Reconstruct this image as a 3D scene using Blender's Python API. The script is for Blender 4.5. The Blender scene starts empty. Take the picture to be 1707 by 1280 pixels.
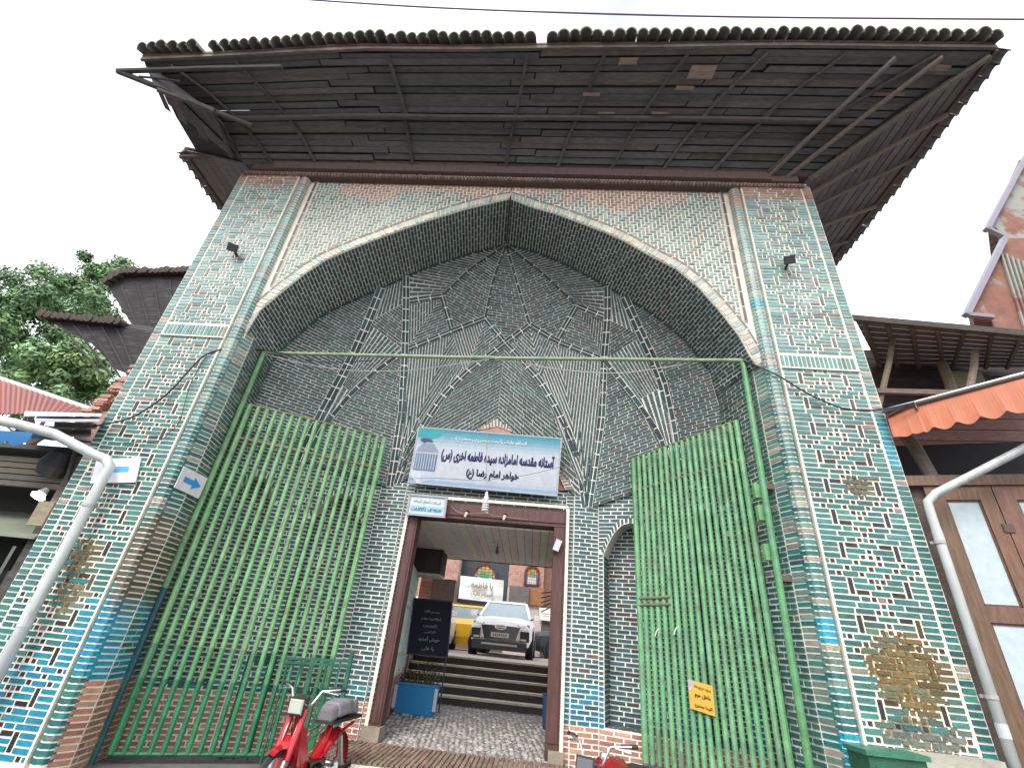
import bpy, math, random
from mathutils import Vector as V, Matrix
R_ = random.Random(7)
rad = math.radians
sc = bpy.context.scene
col = sc.collection

# ------------------------------------------------------------------ camera
F_PX, PITCH, ROLL, YAW = 777.69, .5044, .1002, .0872
CAM = V((.9146, -6.0, 1.65))
_fw = V((-math.sin(YAW) * math.cos(PITCH), math.cos(YAW) * math.cos(PITCH), math.sin(PITCH)))
_rt = V((math.cos(YAW), math.sin(YAW), 0))
_up = _rt.cross(_fw)
RT = _rt * math.cos(ROLL) + _up * math.sin(ROLL)
UP = -_rt * math.sin(ROLL) + _up * math.cos(ROLL)
FW = _fw
cd = bpy.data.cameras.new('camera')
co = bpy.data.objects.new('camera', cd)
col.objects.link(co)
cd.sensor_width = 36
cd.lens = F_PX / 1707 * 36
cd.clip_end = 2000
co.matrix_world = Matrix(((RT.x, UP.x, -FW.x, CAM.x), (RT.y, UP.y, -FW.y, CAM.y), (RT.z, UP.z, -FW.z, CAM.z), (0, 0, 0, 1)))
sc.camera = co

# ------------------------------------------------------------------ sky, sun, exposure
SUN_EL, SUN_AZ = rad(48), rad(200)          # behind the viewer, a little to the left; thick cloud
w = bpy.data.worlds.new('World')
sc.world = w
w.use_nodes = True
nt = w.node_tree
bg = nt.nodes['Background']
sky = nt.nodes.new('ShaderNodeTexSky')
sky.sky_type = 'NISHITA'
sky.sun_disc = False
sky.sun_elevation = SUN_EL
sky.sun_rotation = SUN_AZ
sky.dust_density = 4
hs = nt.nodes.new('ShaderNodeHueSaturation')
hs.inputs['Saturation'].default_value = .25
nt.links.new(sky.outputs[0], hs.inputs['Color'])
mx = nt.nodes.new('ShaderNodeMix')
mx.data_type = 'RGBA'
mx.inputs[0].default_value = .8
mx.inputs[7].default_value = (7.6, 7.9, 8.3, 1)
nt.links.new(hs.outputs[0], mx.inputs[6])
tcw = nt.nodes.new('ShaderNodeTexCoord')
nzw = nt.nodes.new('ShaderNodeTexNoise'); nzw.inputs['Scale'].default_value = 1.7; nzw.inputs['Detail'].default_value = 5; nzw.inputs['Roughness'].default_value = .5
nt.links.new(tcw.outputs['Generated'], nzw.inputs['Vector'])
mrw = nt.nodes.new('ShaderNodeMapRange'); mrw.inputs[1].default_value = .34; mrw.inputs[2].default_value = .56; mrw.inputs[3].default_value = .42; mrw.inputs[4].default_value = 1.08
nt.links.new(nzw.outputs[0], mrw.inputs[0])
vmw = nt.nodes.new('ShaderNodeVectorMath'); vmw.operation = 'SCALE'
nt.links.new(mx.outputs[2], vmw.inputs[0]); nt.links.new(mrw.outputs[0], vmw.inputs[3])
nt.links.new(vmw.outputs[0], bg.inputs[0])
bg.inputs[1].default_value = .13
sd = bpy.data.lights.new('sun', 'SUN')
so = bpy.data.objects.new('sun', sd)
col.objects.link(so)
sd.energy = 1.3
sd.angle = rad(30)
sd.color = (1, .97, .92)
sdir = V((math.sin(SUN_AZ) * math.cos(SUN_EL), math.cos(SUN_AZ) * math.cos(SUN_EL), math.sin(SUN_EL)))
so.rotation_euler = sdir.to_track_quat('Z', 'Y').to_euler()
so.location = (0, -30, 40)
vs = sc.view_settings
vs.view_transform = 'Standard'
vs.look = 'None'
vs.gamma = 1
vs.use_curve_mapping = False
vs.exposure = 1.4
sc.cycles.max_bounces = 8
sc.cycles.diffuse_bounces = 5

# ------------------------------------------------------------------ helpers
def at(u, v, y):
    d = RT * ((u - 853.5) / F_PX) + UP * ((640 - v) / F_PX) + FW
    return CAM + d * ((y - CAM.y) / d.y)

def px(p):
    d = V(p) - CAM
    z = d.dot(FW)
    if z < .05: return None
    return (853.5 + F_PX * d.dot(RT) / z, 640 - F_PX * d.dot(UP) / z)

def lerp(a, b, t): return a + (b - a) * t
def mixc(a, b, t): return tuple(a[i] + (b[i] - a[i]) * t for i in range(3))
def sst(a, b, x):
    t = min(1, max(0, (x - a) / (b - a)))
    return t * t * (3 - 2 * t)
def vary(c, k=.25):
    f = 1 + R_.uniform(-k, k)
    return tuple(max(.004, c[i] * f * (1 + R_.uniform(-.07, .07))) for i in range(3))

class MB:
    def __init__(s): s.v = []; s.f = []; s.c = []; s.m = []
    def poly(s, pts, c=(1, 1, 1), mi=0):
        n = len(s.v)
        s.v += [tuple(p) for p in pts]
        s.f.append(tuple(range(n, n + len(pts)))); s.c.append(c); s.m.append(mi)
    def faces(s, vs_, fs, c=(1, 1, 1), mi=0):
        n = len(s.v)
        s.v += [tuple(p) for p in vs_]
        for f in fs:
            s.f.append(tuple(n + i for i in f)); s.c.append(c); s.m.append(mi)
    def hexa(s, b, t, c=(1, 1, 1), mi=0):       # b, t: 4 corners each, same order
        s.faces(list(b) + list(t), [(3, 2, 1, 0), (4, 5, 6, 7), (0, 1, 5, 4), (1, 2, 6, 5), (2, 3, 7, 6), (3, 0, 4, 7)], c, mi)
    def box(s, x0, x1, y0, y1, z0, z1, c=(1, 1, 1), mi=0, M=None):
        b = [V((x0, y0, z0)), V((x1, y0, z0)), V((x1, y1, z0)), V((x0, y1, z0))]
        t = [V((p.x, p.y, z1)) for p in b]
        if M is not None:
            b = [M @ p for p in b]; t = [M @ p for p in t]
        s.hexa(b, t, c, mi)
    def bar(s, a, b, wx, wy, c=(1, 1, 1), mi=0, up=V((0, 0, 1))):
        a = V(a); b = V(b); d = (b - a).normalized()
        sx = d.cross(up)
        if sx.length < 1e-4: sx = d.cross(V((1, 0, 0)))
        sx.normalize(); sy = sx.cross(d)
        q = [sx * (i * wx / 2) + sy * (j * wy / 2) for i, j in ((-1, -1), (1, -1), (1, 1), (-1, 1))]
        s.hexa([a + o for o in q], [b + o for o in q], c, mi)
    def tube(s, pts, r, n=8, c=(1, 1, 1), mi=0, cf=None, caps=True):
        pts = [V(p) for p in pts]
        rings = []
        ref = None
        for i, p in enumerate(pts):
            d = (pts[min(i + 1, len(pts) - 1)] - pts[max(i - 1, 0)]).normalized()
            if ref is None:
                ref = d.cross(V((0, 0, 1)))
                if ref.length < .05: ref = d.cross(V((1, 0, 0)))
            ref = (ref - d * ref.dot(d)).normalized()
            e = d.cross(ref)
            rr = r[i] if isinstance(r, (list, tuple)) else r
            rings.append([p + ref * (rr * math.cos(2 * math.pi * k / n)) + e * (rr * math.sin(2 * math.pi * k / n)) for k in range(n)])
        b = len(s.v)
        for q in rings: s.v += [tuple(p) for p in q]
        for i in range(len(rings) - 1):
            cc = cf((pts[i] + pts[i + 1]) / 2) if cf else c
            for k in range(n):
                k2 = (k + 1) % n
                s.f.append((b + i * n + k, b + i * n + k2, b + (i + 1) * n + k2, b + (i + 1) * n + k)); s.c.append(cc); s.m.append(mi)
        if caps:
            for i, o in ((0, 0), (len(rings) - 1, (len(rings) - 1) * n)):
                f = tuple(b + o + k for k in range(n))
                s.f.append(f[::-1] if i == 0 else f); s.c.append(cf(pts[i]) if cf else c); s.m.append(mi)
    def lathe(s, prof, o, ax=V((0, 0, 1)), n=16, c=(1, 1, 1), mi=0):   # prof: (r, h)
        o = V(o); ax = V(ax).normalized()
        e = ax.orthogonal().normalized(); g = ax.cross(e)
        b = len(s.v)
        for r, h in prof:
            for k in range(n):
                a = 2 * math.pi * k / n
                s.v.append(tuple(o + ax * h + e * (r * math.cos(a)) + g * (r * math.sin(a))))
        for i in range(len(prof) - 1):
            for k in range(n):
                k2 = (k + 1) % n
                s.f.append((b + i * n + k, b + i * n + k2, b + (i + 1) * n + k2, b + (i + 1) * n + k)); s.c.append(c); s.m.append(mi)
    def prism(s, poly, d, c=(1, 1, 1), mi=0):   # poly of 3d points pushed along d
        a = [V(p) for p in poly]; b = [p + V(d) for p in a]
        n = len(a)
        s.faces(a + b, [tuple(range(n))[::-1], tuple(range(n, 2 * n))] + [(i, (i + 1) % n, n + (i + 1) % n, n + i) for i in range(n)], c, mi)
    def build(s, name, mats, parent=None, smooth=False):
        me = bpy.data.meshes.new(name)
        me.from_pydata(s.v, [], s.f)
        if not isinstance(mats, (list, tuple)): mats = [mats]
        for m in mats: me.materials.append(m)
        if len(mats) > 1: me.polygons.foreach_set('material_index', s.m)
        a = me.attributes.new('tint', 'FLOAT_COLOR', 'FACE')
        fl = []
        for c in s.c: fl += [c[0], c[1], c[2], 1]
        a.data.foreach_set('color', fl)
        if smooth:
            me.polygons.foreach_set('use_smooth', [True] * len(me.polygons))
            try: me.set_sharp_from_angle(angle=rad(40))
            except Exception: pass
        o = bpy.data.objects.new(name, me)
        col.objects.link(o)
        if parent: o.parent = parent
        return o

def tag(o, label=None, cat=None, group=None, kind=None):
    if label: o['label'] = label
    if cat: o['category'] = cat
    if group: o['group'] = group
    if kind: o['kind'] = kind
    return o

def empty(name, loc=(0, 0, 0), rz=0):
    o = bpy.data.objects.new(name, None)
    o.empty_display_size = .2
    o.location = loc; o.rotation_euler = (0, 0, rz)
    col.objects.link(o)
    return o

# ------------------------------------------------------------------ materials
def mat(name, base=None, rough=.6, metal=0, noise=0, nscale=8, bump=0, bscale=40, tint=False, stain=None, spec=.5, emit=None, alpha=None, trans=0, stretch=None, dark=.5):
    m = bpy.data.materials.new(name)
    m.use_nodes = True
    n = m.node_tree; L = n.links
    b = n.nodes['Principled BSDF']
    b.inputs['Roughness'].default_value = rough
    b.inputs['Metallic'].default_value = metal
    b.inputs['Specular IOR Level'].default_value = spec
    tc = n.nodes.new('ShaderNodeTexCoord')
    crd = tc.outputs['Object']
    if stretch:
        mp = n.nodes.new('ShaderNodeMapping'); mp.inputs['Scale'].default_value = stretch
        L.new(crd, mp.inputs[0]); crd = mp.outputs[0]
    if tint:
        at_ = n.nodes.new('ShaderNodeAttribute'); at_.attribute_name = 'tint'
        c = at_.outputs['Color']
    else:
        r = n.nodes.new('ShaderNodeRGB'); r.outputs[0].default_value = (*base, 1); c = r.outputs[0]
    if noise:
        nz = n.nodes.new('ShaderNodeTexNoise'); nz.inputs['Scale'].default_value = nscale; nz.inputs['Detail'].default_value = 8
        nz.inputs['Roughness'].default_value = .65
        L.new(crd, nz.inputs['Vector'])
        rp = n.nodes.new('ShaderNodeMapRange'); rp.inputs[1].default_value = .3; rp.inputs[2].default_value = .7
        rp.inputs[3].default_value = 1 - noise; rp.inputs[4].default_value = 1 + noise
        L.new(nz.outputs[0], rp.inputs[0])
        mm = n.nodes.new('ShaderNodeVectorMath'); mm.operation = 'SCALE'
        L.new(c, mm.inputs[0]); L.new(rp.outputs[0], mm.inputs[3]); c = mm.outputs[0]
    if stain:
        sc_, colr, lo, hi, amt = stain
        nz2 = n.nodes.new('ShaderNodeTexNoise'); nz2.inputs['Scale'].default_value = sc_; nz2.inputs['Detail'].default_value = 10
        nz2.inputs['Roughness'].default_value = .7
        L.new(crd, nz2.inputs['Vector'])
        r2 = n.nodes.new('ShaderNodeMapRange'); r2.inputs[1].default_value = lo; r2.inputs[2].default_value = hi; r2.inputs[4].default_value = amt
        L.new(nz2.outputs[0], r2.inputs[0])
        mk = n.nodes.new('ShaderNodeMix'); mk.data_type = 'RGBA'
        L.new(r2.outputs[0], mk.inputs[0]); L.new(c, mk.inputs[6]); mk.inputs[7].default_value = (*colr, 1)
        c = mk.outputs[2]
    L.new(c, b.inputs['Base Color'])
    if bump:
        nb = n.nodes.new('ShaderNodeTexNoise'); nb.inputs['Scale'].default_value = bscale; nb.inputs['Detail'].default_value = 6
        L.new(crd, nb.inputs['Vector'])
        bp = n.nodes.new('ShaderNodeBump'); bp.inputs['Strength'].default_value = bump; bp.inputs['Distance'].default_value = .02
        L.new(nb.outputs[0], bp.inputs['Height']); L.new(bp.outputs[0], b.inputs['Normal'])
    if emit:
        b.inputs['Emission Color'].default_value = (*emit[0], 1); b.inputs['Emission Strength'].default_value = emit[1]
    if trans:
        b.inputs['Transmission Weight'].default_value = trans
    return m

M = {}
M['glaze'] = mat('glazed_brick', tint=True, rough=.42, noise=.28, nscale=14, bump=.35, bscale=30, stain=(3.5, (.26, .26, .21), .58, .82, .35))
M['vbrick'] = mat('vault_brick', tint=True, rough=.55, noise=.25, nscale=12, bump=.3, bscale=30, stain=(2.5, (.16, .15, .13), .6, .85, .25))
M['mortar'] = mat('lime_mortar', base=(.74, .66, .56), rough=.9, noise=.14, nscale=9, bump=.5, bscale=60, stain=(1.3, (.36, .32, .26), .55, .8, .6))
M['vmortar'] = mat('vault_mortar', base=(.80, .76, .70), rough=.9, noise=.12, nscale=9, bump=.4, bscale=60, stain=(1.2, (.45, .42, .38), .56, .82, .5))
M['oldwood'] = mat('weathered_wood', tint=True, rough=.85, noise=.35, nscale=6, bump=.5, bscale=25, stretch=(1, 6, 6), stain=(2, (.16, .15, .14), .5, .75, .5))
M['woodred'] = mat('red_brown_wood', tint=True, rough=.55, noise=.4, nscale=5, bump=.35, bscale=22, stretch=(6, 6, .7), stain=(2.2, (.24, .19, .14), .6, .8, .5))
M['tile'] = mat('clay_tile', tint=True, rough=.9, noise=.4, nscale=9, bump=.5, bscale=40, stain=(5, (.13, .14, .07), .5, .72, .6))
M['gatepaint'] = mat('gate_paint', tint=True, rough=.42, noise=.32, nscale=7, bump=.25, bscale=50, stain=(5, (.11, .08, .05), .56, .72, .6))
M['tintmat'] = mat('painted', tint=True, rough=.5, noise=.1, nscale=10)
M['matte'] = mat('matte', tint=True, rough=.9, noise=.15, nscale=10)
M['gloss'] = mat('gloss_paint', tint=True, rough=.22, noise=.05, nscale=6)
M['metal'] = mat('metal_parts', tint=True, rough=.28, metal=.9, noise=.1, nscale=10)
M['rubber'] = mat('rubber', tint=True, rough=.75, noise=.2, nscale=20)
M['pipe'] = mat('pipe_paint', base=(.46, .48, .475), rough=.4, noise=.12, nscale=3, bump=.1, bscale=25, stretch=(3, 3, .7), stain=(2.6, (.22, .20, .17), .52, .74, .7))
M['glass'] = mat('window_glass', base=(.35, .42, .45), rough=.12, noise=.15, nscale=3)
M['darkglass'] = mat('car_glass', tint=True, rough=.06, noise=.1, nscale=3)
M['asphalt'] = mat('asphalt', base=(.11, .105, .10), rough=.9, noise=.3, nscale=14, bump=.6, bscale=90, stain=(.6, (.2, .19, .17), .5, .75, .5))
M['paving'] = mat('courtyard_paving', base=(.42, .37, .33), rough=.85, noise=.2, nscale=3, bump=.3, bscale=40)
M['stone'] = mat('grey_stone', tint=True, rough=.8, noise=.22, nscale=5, bump=.4, bscale=30)
M['cobble'] = mat('cobble', tint=True, rough=.45, noise=.25, nscale=18, bump=.4, bscale=50)
M['brickred'] = mat('plain_brick', tint=True, rough=.85, noise=.25, nscale=16, bump=.5, bscale=50, stain=(3, (.16, .12, .09), .58, .8, .5))
M['leaf'] = mat('leaf', tint=True, rough=.55, noise=.2, nscale=2)
M['bark'] = mat('bark', base=(.08, .06, .045), rough=.9, noise=.4, nscale=8, bump=.8, bscale=20)
M['rust'] = mat('rusty_sheet', base=(.20, .085, .06), rough=.8, noise=.3, nscale=3, stain=(.5, (.25, .265, .235), .46, .52, .95))
M['rust2'] = mat('rustier_sheet', base=(.20, .085, .06), rough=.8, noise=.3, nscale=3, stain=(.6, (.25, .265, .235), .56, .62, .9))
M['lamp'] = mat('lit_lamp', base=(.9, .9, .85), emit=((1, .96, .85), 9))
M['plaster'] = mat('pink_plaster', base=(.45, .27, .21), rough=.9, noise=.25, nscale=6, bump=.4, bscale=30)

# ------------------------------------------------------------------ brick laying
BRICKS = []      # (part key, base pts, top pts, colour, material key)
MORT = {}        # part key -> MB of mortar bed
VIEW = V((.4, -6, 3))

def brick(part, pts, nrm, c, h=.011, inset=.004, mk='glaze'):
    n = len(pts)
    cen = sum(pts, V((0, 0, 0))) / n
    hh = h * R_.uniform(.55, 1.3)
    base = [p - nrm * .006 for p in pts]
    top = []
    for p in pts:
        d = cen - p
        L = d.length
        top.append(p + d * min(.4, inset * 1.4 / max(L, 1e-4)) + nrm * (hh + R_.uniform(-.0015, .0015)))
    BRICKS.append((part, base, top, c, mk))

def bed(part): return MORT.setdefault(part, MB())

class PL:          # polyline sampled by arc length
    def __init__(s, pts):
        s.p = [V(p) for p in pts]
        s.d = [0]
        for a, b in zip(s.p, s.p[1:]): s.d.append(s.d[-1] + (b - a).length)
        s.len = s.d[-1]
    def __call__(s, t):
        if s.len < 1e-6: return s.p[0].copy()
        x = min(1, max(0, t)) * s.len
        for i in range(len(s.p) - 1):
            if x <= s.d[i + 1] or i == len(s.p) - 2:
                k = s.d[i + 1] - s.d[i]
                return lerp(s.p[i], s.p[i + 1], (x - s.d[i]) / k if k > 1e-9 else 0)

def ruled(part, Lp, Rp, pitch=.065, blen=.21, cf=None, h=.011, gap=.019, skip=None, stag=True, mk='glaze', mseg=10, bedoff=0, view=VIEW, jit=.12, first=0, sink=0):
    key0 = part; part = part.replace('_skip', '')
    L = PL(Lp); Rr = PL(Rp)
    hgt = 0
    for k in range(24):          # true height across the rows, also where they run askew
        m0, m1 = (L(k / 24) + Rr(k / 24)) / 2, (L((k + 1) / 24) + Rr((k + 1) / 24)) / 2
        dd = Rr((k + .5) / 24) - L((k + .5) / 24)
        st_ = m1 - m0
        if dd.length > 1e-5: dd.normalize(); st_ = st_ - dd * st_.dot(dd)
        hgt += st_.length
    n = max(1, round(hgt / pitch))
    mb = bed(part)
    ms = max(1, min(mseg, n))
    for i in range(ms):
        a, b = i / ms, (i + 1) / ms
        q = [L(a), Rr(a), Rr(b), L(b)]
        nn = (q[1] - q[0]).cross(q[3] - q[0]) + (q[2] - q[1]).cross(q[3] - q[2])
        if nn.length > 1e-9:
            nn.normalize()
            if nn.dot(view - q[0]) < 0: nn = -nn; q = q[::-1]
            q = [p + nn * (bedoff - sink) for p in q]
        if skip is None: mb.poly(q)
    for i in range(n):
        v0, v1 = i / n, (i + 1) / n
        l0, l1, r0, r1 = L(v0), L(v1), Rr(v0), Rr(v1)
        lm, rm = (l0 + l1) / 2, (r0 + r1) / 2
        ln = (rm - lm).length
        if ln < .035: continue
        m = max(1, round(ln / blen))
        step = 1 / m
        us = [0.0]
        x = step * ((.5 if (i + first) % 2 else 1) if stag else 1)
        while x < 1 - step * .3:
            us.append(x + R_.uniform(-jit, jit) * step)
            x += step
        us.append(1.0)
        if m == 1: us = [0.0, 1.0]
        rh = hgt / n
        gv = min(.35, gap / 2 / max(rh, 1e-4))
        gu = gap / 2 / ln * (.55 if part == 'vault' else .8)
        for a, b in zip(us, us[1:]):
            a2, b2 = a + gu, b - gu
            if b2 - a2 < .015 / ln: continue
            lo0, lo1 = lerp(l0, l1, gv), lerp(l0, l1, 1 - gv)
            ro0, ro1 = lerp(r0, r1, gv), lerp(r0, r1, 1 - gv)
            q = [lerp(lo0, ro0, a2), lerp(lo0, ro0, b2), lerp(lo1, ro1, b2), lerp(lo1, ro1, a2)]
            cen = (q[0] + q[1] + q[2] + q[3]) / 4
            if skip and skip(cen): continue
            nn = (q[1] - q[0]).cross(q[3] - q[0])
            if nn.length < 1e-8: nn = (q[2] - q[1]).cross(q[3] - q[1])
            if nn.length < 1e-8: continue
            nn.normalize()
            if nn.dot(view - cen) < 0: nn = -nn; q = q[::-1]
            sh = nn * bedoff
            brick(part, [p + sh for p in q], nn, cf(cen) if cf else (.1, .2, .2), h, mk=mk)

def band(part, pts, wd=.07, rows=1, lift=.02, blen=.24, cf=None, mk='vbrick', toward=V((.3, -5, 4.6)), mort=True, gap=.014):
    pts = [V(p) for p in pts]
    A, B = [], []
    for i, p in enumerate(pts):
        d = (pts[min(i + 1, len(pts) - 1)] - pts[max(i - 1, 0)]).normalized()
        n = (toward - p); n = (n - d * n.dot(d)).normalized()
        s = d.cross(n).normalized() * (wd / 2)
        A.append(p + s + n * lift); B.append(p - s + n * lift)
    for r in range(rows):
        a, b = r / rows, (r + 1) / rows
        P = PL([lerp(x, y, a) for x, y in zip(A, B)]); Q = PL([lerp(x, y, b) for x, y in zip(A, B)])
        n = max(1, round(P.len / blen))
        mb = bed(part)
        for i in range(n):
            t0, t1 = i / n, (i + 1) / n
            q = [P(t0), P(t1), Q(t1), Q(t0)]
            nn = (q[1] - q[0]).cross(q[3] - q[0]).normalized()
            if nn.dot(toward - q[0]) < 0: nn = -nn; q = q[::-1]
            if mort:
                mb.hexa([p - nn * .05 for p in q], q)
            cen = sum(q, V((0, 0, 0))) / 4
            L1 = (q[1] - q[0]).length; L2 = (q[3] - q[0]).length
            g = min(gap, .4 * min(L1, L2))
            sh = []
            for k in range(4):
                e = cen - q[k]
                sh.append(q[k] + (q[(k + 1) % 4] - q[k]).normalized() * g / 2 + (q[k - 1] - q[k]).normalized() * g / 2)
            brick(part, sh, nn, cf(cen) if cf else (.05, .1, .1), .006, mk=mk)

# colours -----------------------------------------------------------
def tq(p):                       # turquoise of the front, paler and greyer towards the top, glare painted into the colour
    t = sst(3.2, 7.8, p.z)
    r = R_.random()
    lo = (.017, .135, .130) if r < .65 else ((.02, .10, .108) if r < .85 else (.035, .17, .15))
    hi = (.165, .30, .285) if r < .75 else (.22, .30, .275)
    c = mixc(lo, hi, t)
    if p.z > 9.05 and R_.random() < sst(9.0, 9.3, p.z): c = (.36, .22, .17)
    elif R_.random() < .012: c = (.2, .17, .14)
    return vary(c, .22)
def black(p): return vary(mixc((.016, .013, .016), (.19, .20, .195), sst(3.5, 8.5, p.z)), .25)  # greys with height, glare painted in as in the turquoise
BLUE = (.004, .19, .28)
def edgec(p):                    # rounded edge strips: more weathered, bare clay here and there
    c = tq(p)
    r = R_.random()
    if r < .06: c = vary((.28, .25, .20), .15)
    elif r < .38: c = vary(mixc((.12, .19, .17), (.27, .31, .27), sst(3, 8, p.z)), .2)  # paler upwards, same painted glare
    return c
def red(p): return vary((.33, .155, .105) if R_.random() < .75 else (.40, .21, .14), .18)
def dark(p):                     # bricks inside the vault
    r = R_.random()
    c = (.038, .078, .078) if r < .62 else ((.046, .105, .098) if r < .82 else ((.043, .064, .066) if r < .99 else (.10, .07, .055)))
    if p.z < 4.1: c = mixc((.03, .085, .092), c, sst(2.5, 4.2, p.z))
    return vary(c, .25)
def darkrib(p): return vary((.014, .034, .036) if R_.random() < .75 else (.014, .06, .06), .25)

# ================================================================== GATEWAY
gw = tag(empty('gateway', (0, 0, 0)), 'tall turquoise brick gateway with pointed arch, ribbed niche and flared tiled roof', 'gateway')
H = 9.55
XJ = 4.05      # jamb half width

# ---- piers ---------------------------------------------------------
def pier(sx, key):
    mbp = bed(key)
    # mortar core, front face just behind the brick faces
    xs = sorted((sx * 4.34, sx * 5.40)); mbp.box(xs[0], xs[1], 0.0, 1.15, 0, H)
    xs = sorted((sx * 4.30, sx * 4.34)); mbp.box(xs[0], xs[1], 0.0, .5, 0, H)
    xs = sorted((sx * 5.40, sx * 5.57)); mbp.box(xs[0], xs[1], .022, 1.15, 0, H)
    xs = sorted((sx * 4.10, sx * 4.30)); mbp.box(xs[0], xs[1], .10, .30, 0, H)
    N = V((0, -1, 0))
    def rb(u0, u1, z0, z1, c, y=0.0, g=.019):
        xa, xb = sorted((sx * u0, sx * u1))
        if xb - xa < g + .01: return
        j = lambda: R_.uniform(-.0025, .0025)
        q = [V((xa + g / 2, y, z0 + g / 2 + j())), V((xb - g / 2, y, z0 + g / 2 + j())), V((xb - g / 2, y, z1 - g / 2 + j())), V((xa + g / 2, y, z1 - g / 2 + j()))]
        brick(key, q, N, c, .010)
    W0, W1 = 4.315, 5.385
    W = W1 - W0
    P = .066
    ncr = int((H - .1) / P)
    paint = lambda x, z: (sx < 0 and z < 1.62 - .9 * (abs(x) - 4.3) + .25 * math.sin(z * 9))
    # motif: column fractions of black squares per course, 12-course period; vertical black bricks at fixed places
    SQ = {0: [], 1: [.5], 2: [.44, .56], 3: [.12, .36, .62, .87], 4: [.22, .47, .73, .95], 5: [.08, .33, .58, .82], 6: [.42, .5, .58], 7: [.5], 8: [], 9: [.43, .56], 10: [.5], 11: [.42, .58]}
    dam = {}
    soldier = (5.52, 5.74)
    z = .1
    k = 0
    while z < H - .04:
        if soldier[0] - .03 < z + P / 2 < soldier[1] + .02:
            z += P; continue
        ph = (k + (0 if sx > 0 else 5)) % 12
        zc = z + P / 2
        occupied = []
        if ph in (0, 1, 2) or ph in (6, 7, 8):
            occupied = [(.185, .245), (.765, .825)]
        if z > H - .45: ph = 99; occupied = []
        segs = [(s - .032, s + .032, 'K') for s in SQ.get(ph, [])]
        if ph in (0, 8): segs += [(.25, .40, 'K'), (.61, .76, 'K')]
        segs += [(a, b, None) for a, b in occupied]
        segs.sort()
        cur = 0.0
        for a, b, kd in segs + [(1.0, 1.0, None)]:
            x = cur
            while a - x > .03:
                ln = min(a - x, R_.uniform(.17, .30))
                if a - x - ln < .07: ln = a - x
                cx = W0 + (x + ln / 2) * W
                p = V((sx * cx, 0, zc))
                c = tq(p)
                if paint(cx, zc): c = vary(BLUE, .15)
                rb(W0 + x * W, W0 + (x + ln) * W, z, z + P, c)
                x += ln
            if kd == 'K': rb(W0 + a * W, W0 + b * W, z, z + P, black(V((0, 0, zc))))
            cur = max(cur, b)
        if ph in (0, 6):
            for a, b in ((.185, .245), (.765, .825)):
                zt = min(z + 3 * P, H)
                if not (z < soldier[0] < zt): rb(W0 + a * W, W0 + b * W, z, zt, black(V((0, 0, zc))))
        z += P; k += 1
    # soldier course and the little ledge below it
    x = W0
    while x < W1 - .03:
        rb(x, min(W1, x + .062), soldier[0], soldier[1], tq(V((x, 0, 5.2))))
        x += .062
    xs = sorted((sx * 4.31, sx * 5.39)); mbp.box(xs[0], xs[1], -.03, 0, soldier[0] - .025, soldier[0] - .002)
    # outer quoin strip
    z = .1
    while z < H - .02:
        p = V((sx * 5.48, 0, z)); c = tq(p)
        if 4.0 < z < 4.75 and sx > 0: c = vary((.01, .22, .30), .15)
        elif R_.random() < .10: c = vary((.28, .24, .19), .15)
        rb(5.415, 5.57, z, z + P * 1.03, c, y=.02); z += P * 1.03
    # three-quarter roll between panel and arch (strip B), each course one curved brick of three facets
    cxr, cyr, rr = 4.205, .10, .105
    z = .1; i = 0
    mbp.box(*sorted((sx * 4.12, sx * 4.29)), .05, .2, 0, H)
    while z < H - .02:
        c = edgec(V((sx * 4.2, 0, z)))
        if (sx > 0 and z < 1.1 + .0) or (sx > 0 and 1.9 < z < 2.15) or (sx > 0 and 6.6 < z < 6.75): c = vary((.006, .27, .40), .12)
        if sx < 0 and .84 < z < 1.85: c = vary(BLUE, .15)
        zz0, zz1 = z + .008, z + P - .009
        prev = None
        for t in range(5):
            a = math.pi * (t / 4)
            q = (sx * (cxr - rr * math.cos(a)), cyr - rr * math.sin(a))
            if prev:
                pa, pb = sorted((prev, q))
                quad = [V((pa[0], pa[1], zz0)), V((pb[0], pb[1], zz0)), V((pb[0], pb[1], zz1)), V((pa[0], pa[1], zz1))]
                nn = (quad[1] - quad[0]).cross(quad[3] - quad[0]).normalized()
                BRICKS.append((key, [p - nn * .012 for p in quad], [p + nn * .004 for p in quad], c, 'glaze'))
            prev = q
        z += P; i += 1
    mbp.tube([(sx * cxr, cyr, 0), (sx * cxr, cyr, H)], rr - .004, 12)
    # chamfered strip A below the springing, from the roll back to the jamb
    a0, a1 = (4.115, .06), (XJ - .02, .27)
    def ca(p):
        c = edgec(p)
        if sx < 0 and p.z < .86: return red(p)
        if sx < 0 and p.z < 1.75: return vary(BLUE, .18)
        if R_.random() < .09: c = vary((.20, .185, .15), .2)
        return c
    ruled(key, [(sx * a0[0], a0[1], 0), (sx * a0[0], a0[1], 5.75)], [(sx * a1[0], a1[1], 0), (sx * a1[0], a1[1], 5.75)], .066, .3, ca)
    # jamb reveal, running back to the rear edge of the arch band
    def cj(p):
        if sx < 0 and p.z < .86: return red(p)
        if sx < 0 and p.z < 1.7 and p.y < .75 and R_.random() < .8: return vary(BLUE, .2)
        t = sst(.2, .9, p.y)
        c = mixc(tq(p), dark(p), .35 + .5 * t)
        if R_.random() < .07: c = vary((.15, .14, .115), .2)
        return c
    bx, bz = (-4.24, 5.4) if sx < 0 else (3.83, 5.25)
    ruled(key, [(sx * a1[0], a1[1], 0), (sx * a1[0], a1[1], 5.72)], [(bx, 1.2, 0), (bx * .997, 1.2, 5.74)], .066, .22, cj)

pier(-1, 'pier_w')
pier(1, 'pier_e')

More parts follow.
